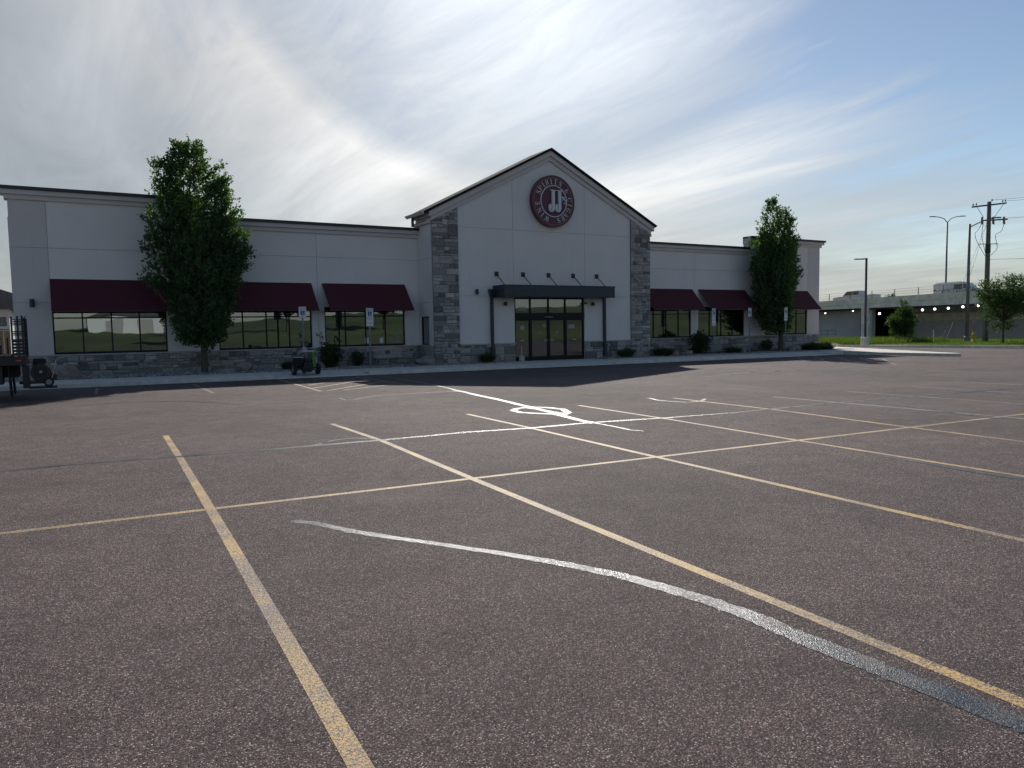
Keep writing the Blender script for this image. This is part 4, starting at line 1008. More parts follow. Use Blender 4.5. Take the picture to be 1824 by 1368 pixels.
clump(36.5, 34.2, 1.25, .52, 'low grass clump between two right parking signs', 49, 900)
clump(43.9, 34.0, 1.7, .68, 'wide grass clump under the last awning on the right', 50, 1300)
clump(45.7, 34.2, 1.35, .62, 'grass clump at the right corner of the stone base', 51, 900)
# boulders
def boulder(x, y, sx, sy, sz, label, seed, rz=0):
    import bmesh
    bm = bmesh.new(); bmesh.ops.create_icosphere(bm, subdivisions=3, radius=1); r = random.Random(seed)
    pl_ = [(Vector((r.gauss(0, 1), r.gauss(0, 1), r.gauss(0, .8))).normalized(), r.uniform(.6, .88)) for _ in range(14)]
    for v in bm.verts:
        for nrm, d in pl_:
            e = v.co.dot(nrm)-d
            if e > 0: v.co -= nrm*e*.92
        v.co += Vector((r.gauss(0, .012), r.gauss(0, .012), r.gauss(0, .012)))
        v.co = Vector((v.co.x*sx/2, v.co.y*sy/2, v.co.z*sz*.62+sz*.28))
    me = bpy.data.meshes.new('boulder'); bm.to_mesh(me); bm.free(); me.materials.append(MATS['boulder'])
    o = bpy.data.objects.new('boulder', me); C.objects.link(o); o.location = loc_on(x, y); o.rotation_euler.z = rz; tag(o, label, 'boulder')
boulder(.0, 34.1, 1.35, .8, .62, 'broad flat-topped tan boulder below the leftmost window', 1)
boulder(6.75, 34.2, .9, .7, .50, 'pale rounded boulder right of the left tree trunk', 2)
boulder(5.95, 34.0, 1.1, .7, .22, 'low flat boulder at the foot of the left tree', 3)
boulder(15.15, 33.9, 1.25, .8, .55, 'grey boulder between the bench and the stone pillar', 4)
boulder(31.4, 34.0, .8, .7, .45, 'small boulder right of the pillar-side grass clump', 5)
boulder(32.3, 33.8, .85, .7, .34, 'low boulder left of the large dark shrub', 6)
boulder(37.35, 34.2, .75, .6, .42, 'rounded boulder behind the low grass clump on the right wing', 7)
boulder(42.4, 34.2, 1.0, .7, .45, 'pale boulder under the last window on the right', 8)
boulder(41.75, 33.9, .6, .6, .32, 'small pale boulder beside the rightmost parking sign', 9)
# grass of the strip
def blades(region, n, hmin, hmax, name, label, seed, wd=.02):
    r = np.random.RandomState(seed); x = region[0]+r.rand(n)*(region[1]-region[0]); y = region[2]+r.rand(n)*(region[3]-region[2])
    h = hmin+r.rand(n)*(hmax-hmin); a = r.rand(n)*6.28; b_ = np.stack([x, y, -GA*x-GB*y+.10], 1)
    s = np.stack([np.cos(a), np.sin(a), np.zeros(n)], 1)*wd; tp = b_+np.stack([r.randn(n)*.3*h, r.randn(n)*.3*h, h], 1)
    V = np.stack([b_-s, b_+s, tp], 1).reshape(-1, 3); o = npmesh(name, V, np.arange(3*n).reshape(-1, 3), 'grass_blade', None, 3)
    tag(o, label, 'grass', kind='stuff')
blades((61.2, 90, 22, 52), 42000, .05, .16, 'lawn_grass', 'short mown green grass on the strip beside the street', 60, .025)
blades((59.2, 74, 41.5, 60), 26000, .25, .7, 'tall_grass', 'tall unmown grass behind the light pole', 61, .022)

# ------------------------------------------------------------------ parking signs
def wheelchair(par, cx, cz, s, y):
    m_ = MB(); m_.disc((cx+.03*s, cz-.15*s), .20*s, y, y-.001, 20, .15*s); m_.disc((cx-.05*s, cz+.33*s), .07*s, y, y-.001, 12)
    stroke(m_, [(cx-.05*s, cz+.24*s), (cx-.03*s, cz-.02*s), (cx+.17*s, cz-.04*s), (cx+.27*s, cz-.30*s)], .07*s, y, y-.001)
    m_.build('wheelchair_symbol', 'aluminium_sign', par)
def psign(x, y, rz, label, plates, ptop, seed, lean=0.0):
    t_ = empty('parking_sign', loc_on(x, y), rz); t_.rotation_euler.y = lean; tag(t_, label, 'sign', 'accessible parking signs along the storefront')
    m_ = MB()
    for q in (-.04, .016): m_.box(q, q+.024, -.012, .012, -.2, ptop-.02)
    m_.box(-.012, .012, .004, .016, -.2, ptop-.02)
    m_.build('post', 'galvanised', t_)
    top = ptop
    for kind, w_, h in plates:
        ya = -.024; z0, z1 = top-h, top
        p = MB().box(-w_/2, w_/2, ya, ya+.006, z0, z1).build('sign_plate', 'aluminium_sign', t_)
        if kind in ('main', 'pink'):
            ink = 'black_ink' if kind == 'main' else 'red_ink'
            f = MB(); e = .008
            for a in ((-w_/2+e, w_/2-e, z1-.016, z1-.01), (-w_/2+e, w_/2-e, z0+.01, z0+.016), (-w_/2+e, -w_/2+e+.006, z0+.016, z1-.016), (w_/2-e-.006, w_/2-e, z0+.016, z1-.016)): f.box(a[0], a[1], ya-.001, ya, a[2], a[3])
            f.build('border', ink, p)
            text_mesh('RESERVED\nPARKING', .066, ink, p, Matrix.Translation((0, ya-.0005, z1-.10)) @ FACE)
            s = .19; cz = z0+h*.46
            q = MB().box(-s/2, s/2, ya-.002, ya, cz-s/2, cz+s/2).build('blue_panel', 'blue_paint', p); wheelchair(q, 0, cz, s*1.15, ya-.003)
            if h > .44: text_mesh('PERMIT\nREQUIRED', .045, ink, p, Matrix.Translation((0, ya-.0005, z0+.07)) @ FACE)
        elif kind == 'van':
            text_mesh('VAN\nACCESSIBLE', .06, 'black_ink', p, Matrix.Translation((0, ya-.0005, (z0+z1)/2)) @ FACE)
        elif kind == 'fine':
            text_mesh('WARNING', .055, 'red_ink', p, Matrix.Translation((0, ya-.0005, z1-.05)) @ FACE)
            text_mesh('VEHICLES PARKED\nWITHOUT A PERMIT\nWILL BE FINED', .032, 'black_ink', p, Matrix.Translation((0, ya-.0005, z0+h*.42)) @ FACE)
        top = z0-.004
psign(9.24, 33.8, 0, 'parking sign with a pink border, leftmost, behind the striping machine', [('pink', .34, .50)], 2.80, 1)
psign(12.33, 33.8, -.05, 'parking sign with two stacked plates, left of the bench', [('main', .34, .48), ('fine', .34, .35)], 2.75, 2, .012)
psign(34.42, 33.8, 0, 'tall parking sign with three stacked plates, in front of the large right shrub', [('main', .31, .50), ('fine', .31, .36), ('van', .31, .20)], 2.80, 3)
psign(37.18, 33.45, 0, 'single plate parking sign on a thin post, middle of the right wing', [('main', .29, .54)], 2.83, 4)
psign(40.10, 33.1, 0, 'two plate parking sign in front of the right tree', [('main', .29, .50), ('van', .29, .34)], 2.86, 5)

# ------------------------------------------------------------------ bench
bn_ = empty('garden_bench', loc_on(13.57, 34.75)); tag(bn_, 'tan slatted garden bench with a dark oval emblem, against the stone base', 'bench')
def arch(x): return .93-.10*(x/.72)**2
def arch2(x): return .47-.05*(x/.72)**2*0+.03*(1-(x/.72)**2)
xs_ = [-.72+1.44*i/16 for i in range(17)]
MB().prism([(x, arch(x)) for x in xs_]+[(x, arch(x)-.11) for x in xs_[::-1]], .0, .035).build('top_rail', 'bench_tan', bn_)
MB().prism([(x, arch2(x)) for x in xs_]+[(x, arch2(x)-.10) for x in xs_[::-1]], .0, .035).build('lower_rail', 'bench_tan', bn_)
for x in (-.66, -.55, -.44, -.33, -.22, .22, .33, .44, .55, .66): MB().box(x-.033, x+.033, .005, .03, arch2(x)-.02, arch(x)-.05).build('slat', 'bench_tan', bn_)
MB().box(-.175, .175, .004, .031, arch2(0)-.02, arch(0)-.05).build('emblem_board', 'bench_tan', bn_)
n = 28; MB().prism([(.145*math.cos(6.283*i/n), .655+.105*math.sin(6.283*i/n)) for i in range(n)], -.012, .006).build('oval_emblem', 'emblem_blue', bn_)
for i in range(5): MB().box(-.7, .7, -.42+.085*i, -.35+.085*i, .40, .425).build('seat_slat', 'bench_tan', bn_)
for s in (-1, 1):
    g = MB(); x = s*.74
    g.tube([(x, .02, -.1), (x, .02, .78)], .018, 8); g.tube([(x, -.42, -.1), (x, -.42, .60), (x, -.38, .63), (x, .02, .66)], .018, 8); g.tube([(x, -.42, .39), (x, .02, .39)], .018, 8)
    g.build('leg', 'galvanised', bn_)
# ------------------------------------------------------------------ ash receptacle by the door
ar = empty('ash_receptacle', (20.72, 33.98, wz(20.72, 33.98))); tag(ar, 'pale bucket-shaped ash receptacle with a thin neck beside the entrance', 'ash bin')
MB().lathe([(.14, 0), (.15, .02), (.15, .22), (.13, .26), (.05, .31)], (0, 0, 0)).build('bucket', 'plastic_grey', ar, smooth=True)
MB().lathe([(.045, .30), (.03, .5), (.022, .78), (.012, .8)], (0, 0, 0), 12).build('neck', 'plastic_grey', ar, smooth=True)

# ------------------------------------------------------------------ wheeled machine on the ramp
mx0 = 8.47; my0 = 30.75
mc = empty('striping_machine', (mx0, my0, gz(mx0, my0)+.09)); tag(mc, 'black and green two-wheeled walk-behind striping machine parked on the kerb ramp', 'machine'); mc.scale = (1.12, 1.12, 1.12)
for s in (-1, 1):
    x = s*.43
    g = MB(); n = 22
    prof = [(.13, -.055), (.19, -.06), (.205, -.03), (.205, .03), (.19, .06), (.13, .055)]
    vs = [(x+dx, rr*math.cos(6.283*j/n), .205+rr*math.sin(6.283*j/n)) for rr, dx in prof for j in range(n)]; k = len(prof)
    g.add(vs, [(i*n+j, i*n+(j+1) % n, ((i+1) % k)*n+(j+1) % n, ((i+1) % k)*n+j) for i in range(k) for j in range(n)])
    wh = g.build('wheel', 'rubber', mc, smooth=True); g = MB(); g.tube([(x-.045, 0, .205), (x+.045, 0, .205)], .128, 18); g.build('rim', 'galvanised', wh)
g = MB(); g.tube([(-.45, 0, .205), (.45, 0, .205)], .018, 8)
for x in (-.28, .28): g.box(x-.025, x+.025, -.5, .55, .24, .29)
g.box(-.30, .30, -.5, -.45, .235, .285); g.box(-.30, .30, .5, .55, .235, .285); g.build('frame', 'black_paint', mc)
g = MB(); g.tube([(.05, .45, .30), (.05, .45, .08)], .02, 8); g.tube([(.02, .45, .09), (.08, .45, .09)], .09, 14); g.build('caster', 'rubber', mc)
MB().box(-.14, .14, -.30, .12, .10, .46).build('engine', 'black_paint', mc, bevel=.03)
g = MB(); g.box(-.10, .12, -.26, .06, .47, .60); g.tube([(-.02, -.31, .36), (-.02, -.27, .36)], .11, 16); g.build('engine_cover', 'black_paint', mc, bevel=.02)
MB().box(-.42, -.17, -.22, .22, .30, .62).build('paint_hopper', 'frame_metal', mc, bevel=.03)
MB().box(-.43, -.16, -.23, .23, .622, .655).build('hopper_lid', 'plastic_grey', mc, bevel=.01)
g = MB(); g.prism([(.20, .16), (.33, .16), (.34, .62), (.24, .80), (.20, .80)], -.16, .18); g.build('side_panel', 'green_paint', mc, bevel=.012)
g = MB(); g.box(.345, .365, -.12, .12, .42, .62); g.build('white_decal', 'white_paint', mc)
g = MB(); g.tube([(-.24, .42, .28), (-.20, .52, .80), (-.12, .55, .93)], .015, 8); g.tube([(.24, .42, .28), (.28, .52, .80), (.30, .55, .93)], .015, 8); g.tube([(-.16, .55, .93), (.42, .55, .90)], .017, 8); g.build('handle', 'black_paint', mc)
g = MB(); g.box(-.08, .34, -.05, .30, .835, .86); g.build('top_tray', 'aluminium_sign', mc)
g = MB(); g.lathe([(.075, .86), (.08, .99), (.05, 1.0)], (-.0, .12, 0), 14); g.build('paint_can', 'plastic_grey', mc)
g = MB(); g.tube([(.0, .1, .6), (-.1, -.1, .78), (-.26, -.15, .72), (-.3, -.1, .62)], .014, 7); g.build('hose', 'rubber', mc)

# ------------------------------------------------------------------ stake bed truck, leaving the frame on the left
tx, ty = -.90, 25.0
tk = empty('stake_truck', (tx, ty, gz(tx, ty))); tag(tk, 'rear of a dark stake-bed truck with plywood boxes at the left edge', 'truck')
T = lambda m_, name, mat, par=None, **k: m_.build(name, mat, par if par is not None else tk, **k)
T(MB().box(-5.2, .0, 0, 2.4, .97, 1.22), 'bed', 'black_paint', bevel=.01)
T(MB().box(-7.6, -.2, .75, .92, .62, .96), 'chassis_rail', 'black_paint'); T(MB().box(-7.6, -.2, 1.5, 1.67, .62, .96), 'chassis_rail', 'black_paint')
T(MB().box(-.23, -.10, -.006, 0, 1.08, 1.13), 'marker_light', 'tail_red')
for y in (.25, 2.0): T(MB().box(0, .012, y, y+.18, 1.05, 1.15), 'tail_light', 'tail_red')
def wheel(cx, cy, cz, r, wd, par, nm='wheel'):
    g = MB(); n = 24; prof = [(r*.6, -wd/2), (r*.93, -wd/2), (r, -wd*.35), (r, wd*.35), (r*.93, wd/2), (r*.6, wd/2)]
    vs = [(cx+rr*math.cos(6.283*j/n), cy+dy, cz+rr*math.sin(6.283*j/n)) for rr, dy in prof for j in range(n)]; k = len(prof)
    g.add(vs, [(i*n+j, i*n+(j+1) % n, ((i+1) % k)*n+(j+1) % n, ((i+1) % k)*n+j) for i in range(k) for j in range(n)])
    o = g.build(nm, 'rubber', par, smooth=True); g = MB(); g.tube([(cx, cy-wd*.4, cz), (cx, cy+wd*.4, cz)], r*.61, 20); g.build('rim', 'galvanised', o); return o
for y in (.18, .45, 1.95, 2.22): wheel(-1.75, y, .46, .46, .24, tk)
for y in (.25, 2.15): wheel(-6.4, y, .46, .46, .26, tk)
T(MB().tube([(-1.75, .2, .46), (-1.75, 2.2, .46)], .07, 10), 'axle', 'black_paint')
for y0 in (.05, 1.75): T(MB().prism([(-.44, .97), (-.40, .97), (-.36, .08), (-.40, .06)], y0, y0+.60), 'mud_flap', 'rubber')
T(MB().box(-1.1, -.55, .15, .7, .45, .95), 'tool_box', 'black_paint', bevel=.02)
# rear rack: dark slats between posts
g = MB()
for x in (-.30, -.16, -.05): g.box(x, x+.045, .02, .07, 1.22, 2.36-abs(x)*.12)
T(g, 'stake_post', 'black_paint')
for k, (z, h) in enumerate([(1.25, .07), (1.34, .07), (1.43, .07), (1.52, .07), (1.61, .05), (1.66, .04), (1.80, .03), (1.845, .03), (1.89, .03), (2.08, .03), (2.125, .03), (2.17, .03), (2.215, .03)]):
    T(MB().box(-.30+.0, -.01, -.005+.0, .016, z, z+h), 'rack_slat', 'black_paint')
for k in range(9): T(MB().box(-.045, -.01, .08, 2.35, 1.28+.115*k, 1.36+.115*k), 'tail_rack_slat', 'black_paint')
for y in (.4, 1.2, 2.0): T(MB().box(-.008, .02, y, y+.06, 1.22, 2.3), 'stake_post', 'black_paint')
T(MB().tube([(-.02, .04, 2.2), (.06, .04, 2.34)], .012, 6), 'rack_hook', 'black_paint')
# plywood compartments with slots
for x0, x1 in ((-.46, -.32), (-1.02, -.48), (-1.66, -1.04)):
    T(MB().box(x0, x1, .02, 1.0, 1.24, 1.28), 'plywood_floor', 'plywood')
    for a, b2, za, zb in ((x0, x1, 1.74, 1.93), (x0, x0+.05, 1.28, 1.74), (x1-.05, x1, 1.28, 1.74)): T(MB().box(a, b2, .02, .05, za, zb), 'plywood_panel', 'plywood')
    T(MB().box(x0+.05, x1-.05, .05, .09, 1.28, 1.74), 'dark_insert', 'black_paint')
    T(MB().box(x0+.07, x1-.07, .03, .05, 1.55, 1.70), 'pale_insert', 'plastic_grey')
T(MB().box(-1.7, -.32, .02, .06, 1.95, 1.985), 'plywood_panel', 'plywood')
T(MB().box(-1.66, -.42, .3, .9, 2.10, 2.16), 'ladder_rack', 'galvanised')
T(MB().box(-5.1, -1.75, .03, .06, 1.24, 2.0), 'plywood_panel', 'plywood')
# cab, out of frame
g = MB(); g.prism([(-7.6, .55), (-5.35, .55), (-5.35, 2.35), (-6.75, 2.35), (-7.1, 1.55), (-7.6, 1.4)], .1, 2.3); T(g, 'cab', 'white_paint', bevel=.05)
T(MB().prism([(-6.95, 1.55), (-5.75, 1.55), (-5.75, 2.2), (-6.65, 2.2)], .088, .1), 'side_window', 'car_glass')
# hitch and carrier
T(MB().box(-.2, .34, .5, .6, .42, .50), 'hitch_bar', 'black_paint'); T(MB().box(.05, .72, .10, .8, .30, .34), 'carrier_tray', 'black_paint'); T(MB().box(-.10, .06, .2, .7, .32, .95), 'hitch_bracket', 'black_paint')
# blower carried on the tray
bl = empty('walk_behind_blower', (tx+.36, ty+.35, gz(tx, ty)+.345)); tag(bl, 'black walk-behind blower with chrome handles carried behind the truck', 'blower')
for y in (-.2, .2): 
    wheel(.16, y, .13, .13, .07, bl)
g = MB(); n = 26; g.prism([(-.02+.25*math.cos(6.283*i/n), .40+.27*math.sin(6.283*i/n)) for i in range(n)], -.13, .13); g.build('fan_housing', 'black_paint', bl, bevel=.02)
MB().box(-.20, .12, -.06, .16, .60, .80).build('engine', 'frame_metal', bl, bevel=.03)
g = MB(); g.prism([(.10, .28), (.34, .16), (.38, .30), (.16, .46)], -.10, .10); g.build('outlet_chute', 'black_paint', bl, bevel=.015)
for k in range(5): MB().box(-.16+.06*k, -.135+.06*k, -.137, -.13, .26, .54).build('grille_bar', 'rubber', bl)
MB().box(-.28, .24, -.18, .18, .09, .15).build('base_frame', 'black_paint', bl)
g = MB(); g.tube([(-.02, -.17, .42), (-.02, -.13, .42)], .045, 14); g.build('recoil_starter', 'galvanised', bl)
MB().box(-.30, -.16, -.1, .1, .2, .42).build('pale_shroud', 'plastic_grey', bl, bevel=.02)
for y in (-.16, .16): MB().tube([(.20, y, .12), (.26, y, .30), (.36, y, .72), (.40, y, .78), (.62, y, .83)], .013, 7).build('handle', 'chrome', bl)
MB().tube([(.31, -.16, .5), (.31, .16, .5)], .01, 6).build('cross_bar', 'chrome', bl)
# distant house behind the truck
hb = empty('distant_building', (-6.6, 70, gz(-6, 70))); tag(hb, 'white outbuilding with a dark pitched roof just visible beyond the left corner', 'building')
MB().box(-6, 3.2, 0, 12, -.2, 4.2).build('wall', 'wall_panel_grey', hb); 
MB().prism([(-6.6, 6.6), (-1.0, 6.9), (3.8, 5.1), (3.8, 4.0), (-6.6, 4.0)], -.5, 12.5).build('roof', 'roof_grey', hb)
MB().box(1.2, 3.0, -.03, 0, 2.7, 3.4).build('window', 'car_glass', hb)

# ------------------------------------------------------------------ overpass
ub = Vector((-.20, .98, 0)).normalized(); nb = Vector((.98, .20, 0)).normalized()
d2 = ray(1735, 518); P2 = d2*(92/d2.dot(FWD))
def on_bridge(u, v, back=0.0):
    d = ray(u, v); o = P2+nb*back; o.z = 0
    s = (o.x*nb.x+o.y*nb.y)/(d.x*nb.x+d.y*nb.y)
    return Vector((d.x*s, d.y*s, CAM_H+d.z*s))
Bo = Vector((P2.x, P2.y, gz(P2.x, P2.y)))
ang = math.atan2(ub.y, ub.x)
br = empty('overpass', Bo, ang); tag(br, 'grey concrete highway overpass with lit underside behind the grass strip', 'bridge')
def bl_(p):
    q = Vector(p)-Bo; return (q.dot(ub), -q.dot(nb), q.z)   # local x along the deck, local y towards the camera
pts_t = [bl_(on_bridge(u, v)) for u, v in ((1460, 537), (1545, 532.5), (1640, 525), (1735, 518))]
pts_b = [bl_(on_bridge(u, v)) for u, v in ((1460, 552), (1545, 549), (1640, 546.5), (1735, 541))]
k1 = (pts_t[0][2]-pts_t[3][2])/(pts_t[0][0]-pts_t[3][0]); zt0 = pts_t[3][2]-k1*pts_t[3][0]
top = lambda x: zt0+k1*x
k2 = (pts_b[0][2]-pts_b[3][2])/(pts_b[0][0]-pts_b[3][0]); zb0 = pts_b[3][2]-k2*pts_b[3][0]
bot = lambda x: zb0+k2*x
xa, xb = -60, 95
for i in range(10):
    p, q = xa+(xb-xa)*i/10, xa+(xb-xa)*(i+1)/10
    MB().prism([(p+.02, top(p)-.75), (q-.02, top(q)-.75), (q-.02, top(q)), (p+.02, top(p))], -.35, 0.0).build('parapet', 'old_concrete', br)
    MB().prism([(p, bot(p)), (q, bot(q)), (q, top(q)-.77), (p, top(p)-.77)], -.8, -.03).build('girder', 'old_concrete', br)
MB().prism([(xa, bot(xa)+.5), (xb, bot(xb)+.5), (xb, top(xb)-.72), (xa, top(xa)-.72)], -22, -.36).build('deck', 'underpass_shade', br)
MB().prism([(xa, top(xa)-.75), (xb, top(xb)-.75), (xb, top(xb)), (xa, top(xa))], -22.4, -22.02).build('parapet', 'old_concrete', br)
for k in range(1, 5):
    y = -.8-4.2*k; MB().prism([(xa, bot(xa)+.06), (xb, bot(xb)+.06), (xb, bot(xb)+.5), (xa, bot(xa)+.5)], y-.4, y).build('girder', 'underpass_shade', br)  # inner girders: concrete with the shade put into its colour
lx = lambda u, v=590, back=0: bl_(on_bridge(u, v, back))[0]
g0, g1 = lx(1533), lx(1546)
MB().box(g1, g0, -1.2, -.04, -.8, bot(g0)+.02).build('pier', 'old_concrete', br)
a0 = lx(1531, 590, 4); MB().prism([(a0, -.8), (xb, -.8), (xb, bot(xb)+.52), (a0, bot(a0)+.52)], -4.6, -4.2).build('abutment_wall', 'wall_panel_grey', br)
MB().box(g0-.2, g0+.2, -4.2, -1.2, -.8, bot(g0)+.2).build('abutment_return', 'wall_panel_grey', br)
r0_ = lx(1648, 590, 16); MB().prism([(-70, -.8), (r0_+1, -.8), (r0_+1, bot(r0_)+.45), (-70, bot(-70)+.45)], -11.6, -11.2).build('back_wall', 'wall_panel_grey', br)
MB().prism([(-70, -.8), (xb, -.8), (xb, bot(xb)+.7), (-70, bot(-70)+.7)], -22.6, -22.41).build('shade_backing', 'underpass_shade', br)  # added dark wall closing the opening, stands in for its deep shade
ledge = MB().box(-70, r0_+1, -11.2, -10.7, bot(0)-1.9, bot(0)-.9).build('ledge', 'old_concrete', br)
for k in range(26):
    x = r0_-.4-2.3*k; MB().prism([(x-.75, bot(0)-2.2), (x-.6, bot(0)-1.92), (x+.6, bot(0)-1.92), (x+.75, bot(0)-2.2), (x+.6, bot(0)-2.03), (x, bot(0)-1.96), (x-.6, bot(0)-2.03)], -11.2, -11.05).build('bracket', 'old_concrete', br)
for u, v, back in ((1470, 558, 4), (1519, 554, 4), (1542, 562, 8), (1550, 560, 8), (1566.5, 558.5, 8), (1643, 552, 8), (1653, 551.5, 12), (1665, 550.5, 8), (1689, 549, 8), (1715, 546.5, 8), (1742, 544.5, 8), (1819, 539, 8)):
    p = bl_(on_bridge(u, v, back-.4)); r_ = .14 if back == 8 else .08
    f = MB(); f.box(p[0]-r_*1.3, p[0]+r_*1.3, p[1]-.25, p[1]-.06, p[2]-r_, p[2]+r_*1.4); fx = f.build('light_fixture', 'dark_metal', br)
    g = MB(); g.disc((p[0], p[2]), r_, p[1]-.06, p[1]+.02, 14); g.build('lamp_lens', 'lamp_glow', fx)
# rail fence along the bridge
for k in range(40):
    x = -40+2.9*k; MB().box(x-.035, x+.035, -.24, -.16, top(x)-.05, top(x)+.95).build('fence_post', 'pole_steel', br)
for h in (.3, .6, .92):
    m_ = MB(); m_.tube([(-40, -.2, top(-40)+h), (75, -.2, top(75)+h)], .012, 5); m_.build('fence_wire', 'galvanised', br)
# railing in front of the abutment
rl = empty('pipe_railing', Bo, ang); tag(rl, 'low white pipe railing in front of the left underpass wall', 'railing')
p0, p1 = bl_(on_bridge(1462, 598, -2)), bl_(on_bridge(1489, 595, -2))
for f in (0, .45, 1):
    x = p0[0]+(p1[0]-p0[0])*f; MB().tube([(x, 2, -.1), (x, 2, 1.25)], .04, 8).build('post', 'galvanised', rl)
for z in (.7, 1.25): MB().tube([(p0[0], 2, z), (p1[0], 2, z)], .035, 8).build('rail', 'galvanised', rl)

# ------------------------------------------------------------------ vehicles on the bridge
def road_point(u, back):
    q = on_bridge(u, 530, back); l = bl_(q); return l[0]
tilt = math.atan(k1)
def vehicle(name, label, cat, xc, y, prof, glass, body, wheels, length, extra=None):
    z = top(xc)-.72; o = empty(name, Bo+ub*xc-nb*y*1.0+Vector((0, 0, z)), ang); o.rotation_euler = (0, -tilt, ang); tag(o, label, cat)
    b_ = MB(); b_.prism(prof, -1.0, 1.0); bo = b_.build('body', body, o, bevel=.06)
    for q in glass:
        for s in (-1, 1): MB().prism(q, s*1.0, s*1.006).build('side_window', 'car_glass', o)
    for xw in wheels:
        for s in (-.88, .88): wheel(xw, s, .36, .36, .26, o)
    if extra: extra(o)
    return o
# local +x runs to the far left of the picture; both vehicles seen from their side
xp = (road_point(1498, 3)+road_point(1555, 3))/2
vehicle('pickup_truck', 'silver pickup truck driving on the overpass', 'pickup', xp, -3.0,
        [(-2.9, .45), (2.85, .45), (2.9, 1.0), (2.75, 1.22), (1.55, 1.3), (.95, 1.93), (-.75, 1.95), (-.9, 1.3), (-2.9, 1.32)],
        [[(-.72, 1.38), (.1, 1.38), (.1, 1.84), (-.68, 1.84)], [(.18, 1.38), (1.3, 1.38), (.88, 1.84), (.18, 1.84)]], 'silver_car', (-1.9, 1.85), 5.8,
        lambda o: (MB().box(2.85, 2.92, -.8, -.5, .85, 1.0).build('headlight', 'plastic_grey', o), MB().box(2.85, 2.92, .5, .8, .85, 1.0).build('headlight', 'plastic_grey', o), MB().box(-2.94, -2.88, -.95, .95, .5, .68).build('bumper', 'galvanised', o)))
xv = (road_point(1671, 2.4)+road_point(1737, 2.4))/2
def van_extra(o):
    g = MB()
    for y in (-.7, .7): g.box(-1.0, 2.5, y-.03, y+.03, 2.16, 2.21)
    for x in (-.7, .7, 2.1): g.box(x-.03, x+.03, -.75, .75, 2.12, 2.16)
    g.build('roof_rack', 'plastic_grey', o)
    MB().prism([(-2.72, 1.12), (-1.78, 1.95), (-1.72, 1.93), (-2.66, 1.10)], -.85, .85).build('windscreen', 'car_glass', o)
vehicle('cargo_van', 'white cargo van with dark printed lettering and roof rack on the overpass', 'van', xv, -2.4,
        [(-2.95, .45), (2.75, .45), (2.75, 2.0), (2.55, 2.1), (-1.3, 2.1), (-1.75, 1.98), (-2.65, 1.15), (-2.95, .95)],
        [[(-1.1, 1.2), (-.05, 1.2), (-.05, 1.85), (-1.1, 1.85)][::1], [(-2.3, 1.25), (-1.25, 1.25), (-1.25, 1.85), (-1.75, 1.85)]], 'van_wrap', (-2.0, 1.8), 5.7, van_extra).scale = (.86, .95, .95)

# ------------------------------------------------------------------ poles
def smooth_pts(pts, k=6):
    P_ = [Vector(p) for p in pts]; out = []
    if len(P_) < 3: return P_
    P_ = [P_[0]*2-P_[1]]+P_+[P_[-1]*2-P_[-2]]
    for i in range(1, len(P_)-2):
        a, b2, c, d = P_[i-1:i+3]
        for j in range(k):
            t = j/k; out.append(.5*((2*b2)+(c-a)*t+(2*a-5*b2+4*c-d)*t*t+(3*b2-a-3*c+d)*t**3))
    return out+[P_[-2]]
def tubecurve(pts, r, name, mat, par):
    pts = smooth_pts(pts); return MB().tube(pts, r, 6).build(name, mat, par, smooth=True)
lp = empty('parking_light_pole', gl_(54.4+4.6, 37.3+3.1, 0)); tag(lp, 'slim black parking lot light pole on a round concrete base', 'light pole')
MB().lathe([(.34, -.2), (.34, .78), (.31, .82)], (0, 0, 0), 22).build('base', 'concrete', lp, smooth=False)
MB().box(-.065, .065, -.065, .065, .82, 7.5).build('shaft', 'dark_metal', lp)
hd = Vector((-.83, .5, 0)); MB().tube([(0, 0, 7.42), (hd.x*.3, hd.y*.3, 7.44)], .05, 8).build('arm', 'dark_metal', lp)
g = MB(); g.box(-1.0, -.15, -.16, .16, 7.38, 7.46); o = g.build('lamp_head', 'dark_metal', lp, bevel=.02); o.rotation_euler.z = math.atan2(-.5, .83)
up = empty('utility_pole', gl_(75.15, 38.96)); tag(up, 'tall wooden utility pole with two crossarms and hanging cables', 'utility pole')
MB().tube([(0, 0, -.3), (0, 0, 6.5), (0, 0, 13.05)], [.26, .21, .17], 14).build('shaft', 'pole_wood', up, smooth=True)
rt = Vector((.86, -.51, 0))
def arm(z, l0, l1, tilt_, name, r=.07):
    p, q = rt*l0, rt*l1; MB().tube([(p.x, p.y, z+l0*tilt_), (q.x, q.y, z+l1*tilt_)], r, 6).build(name, 'pole_wood', up)
arm(12.75, -1.6, 1.6, .10, 'crossarm', .075); arm(11.35, -.7, 1.75, .035, 'crossarm', .07); arm(9.15, -.85, .95, 0, 'crossarm', .035)
for l, z in ((-1.5, 12.65), (-1.2, 12.7), (1.25, 12.95), (1.5, 12.97), (.25, 13.05)):
    q = rt*l; MB().lathe([(.03, 0), (.075, .06), (.05, .1), (.075, .15), (.03, .2)], (q.x, q.y, z+.05), 10).build('insulator', 'insulator', up)
for l in (-.62, .42, 1.42):
    q = rt*l; g = MB(); g.tube([(q.x, q.y, 11.0), (q.x, q.y, 11.65)], .09, 8); g.tube([(q.x+.16, q.y, 10.95), (q.x+.12, q.y, 11.4)], .05, 8); g.build('cutout_switch', 'insulator', up)
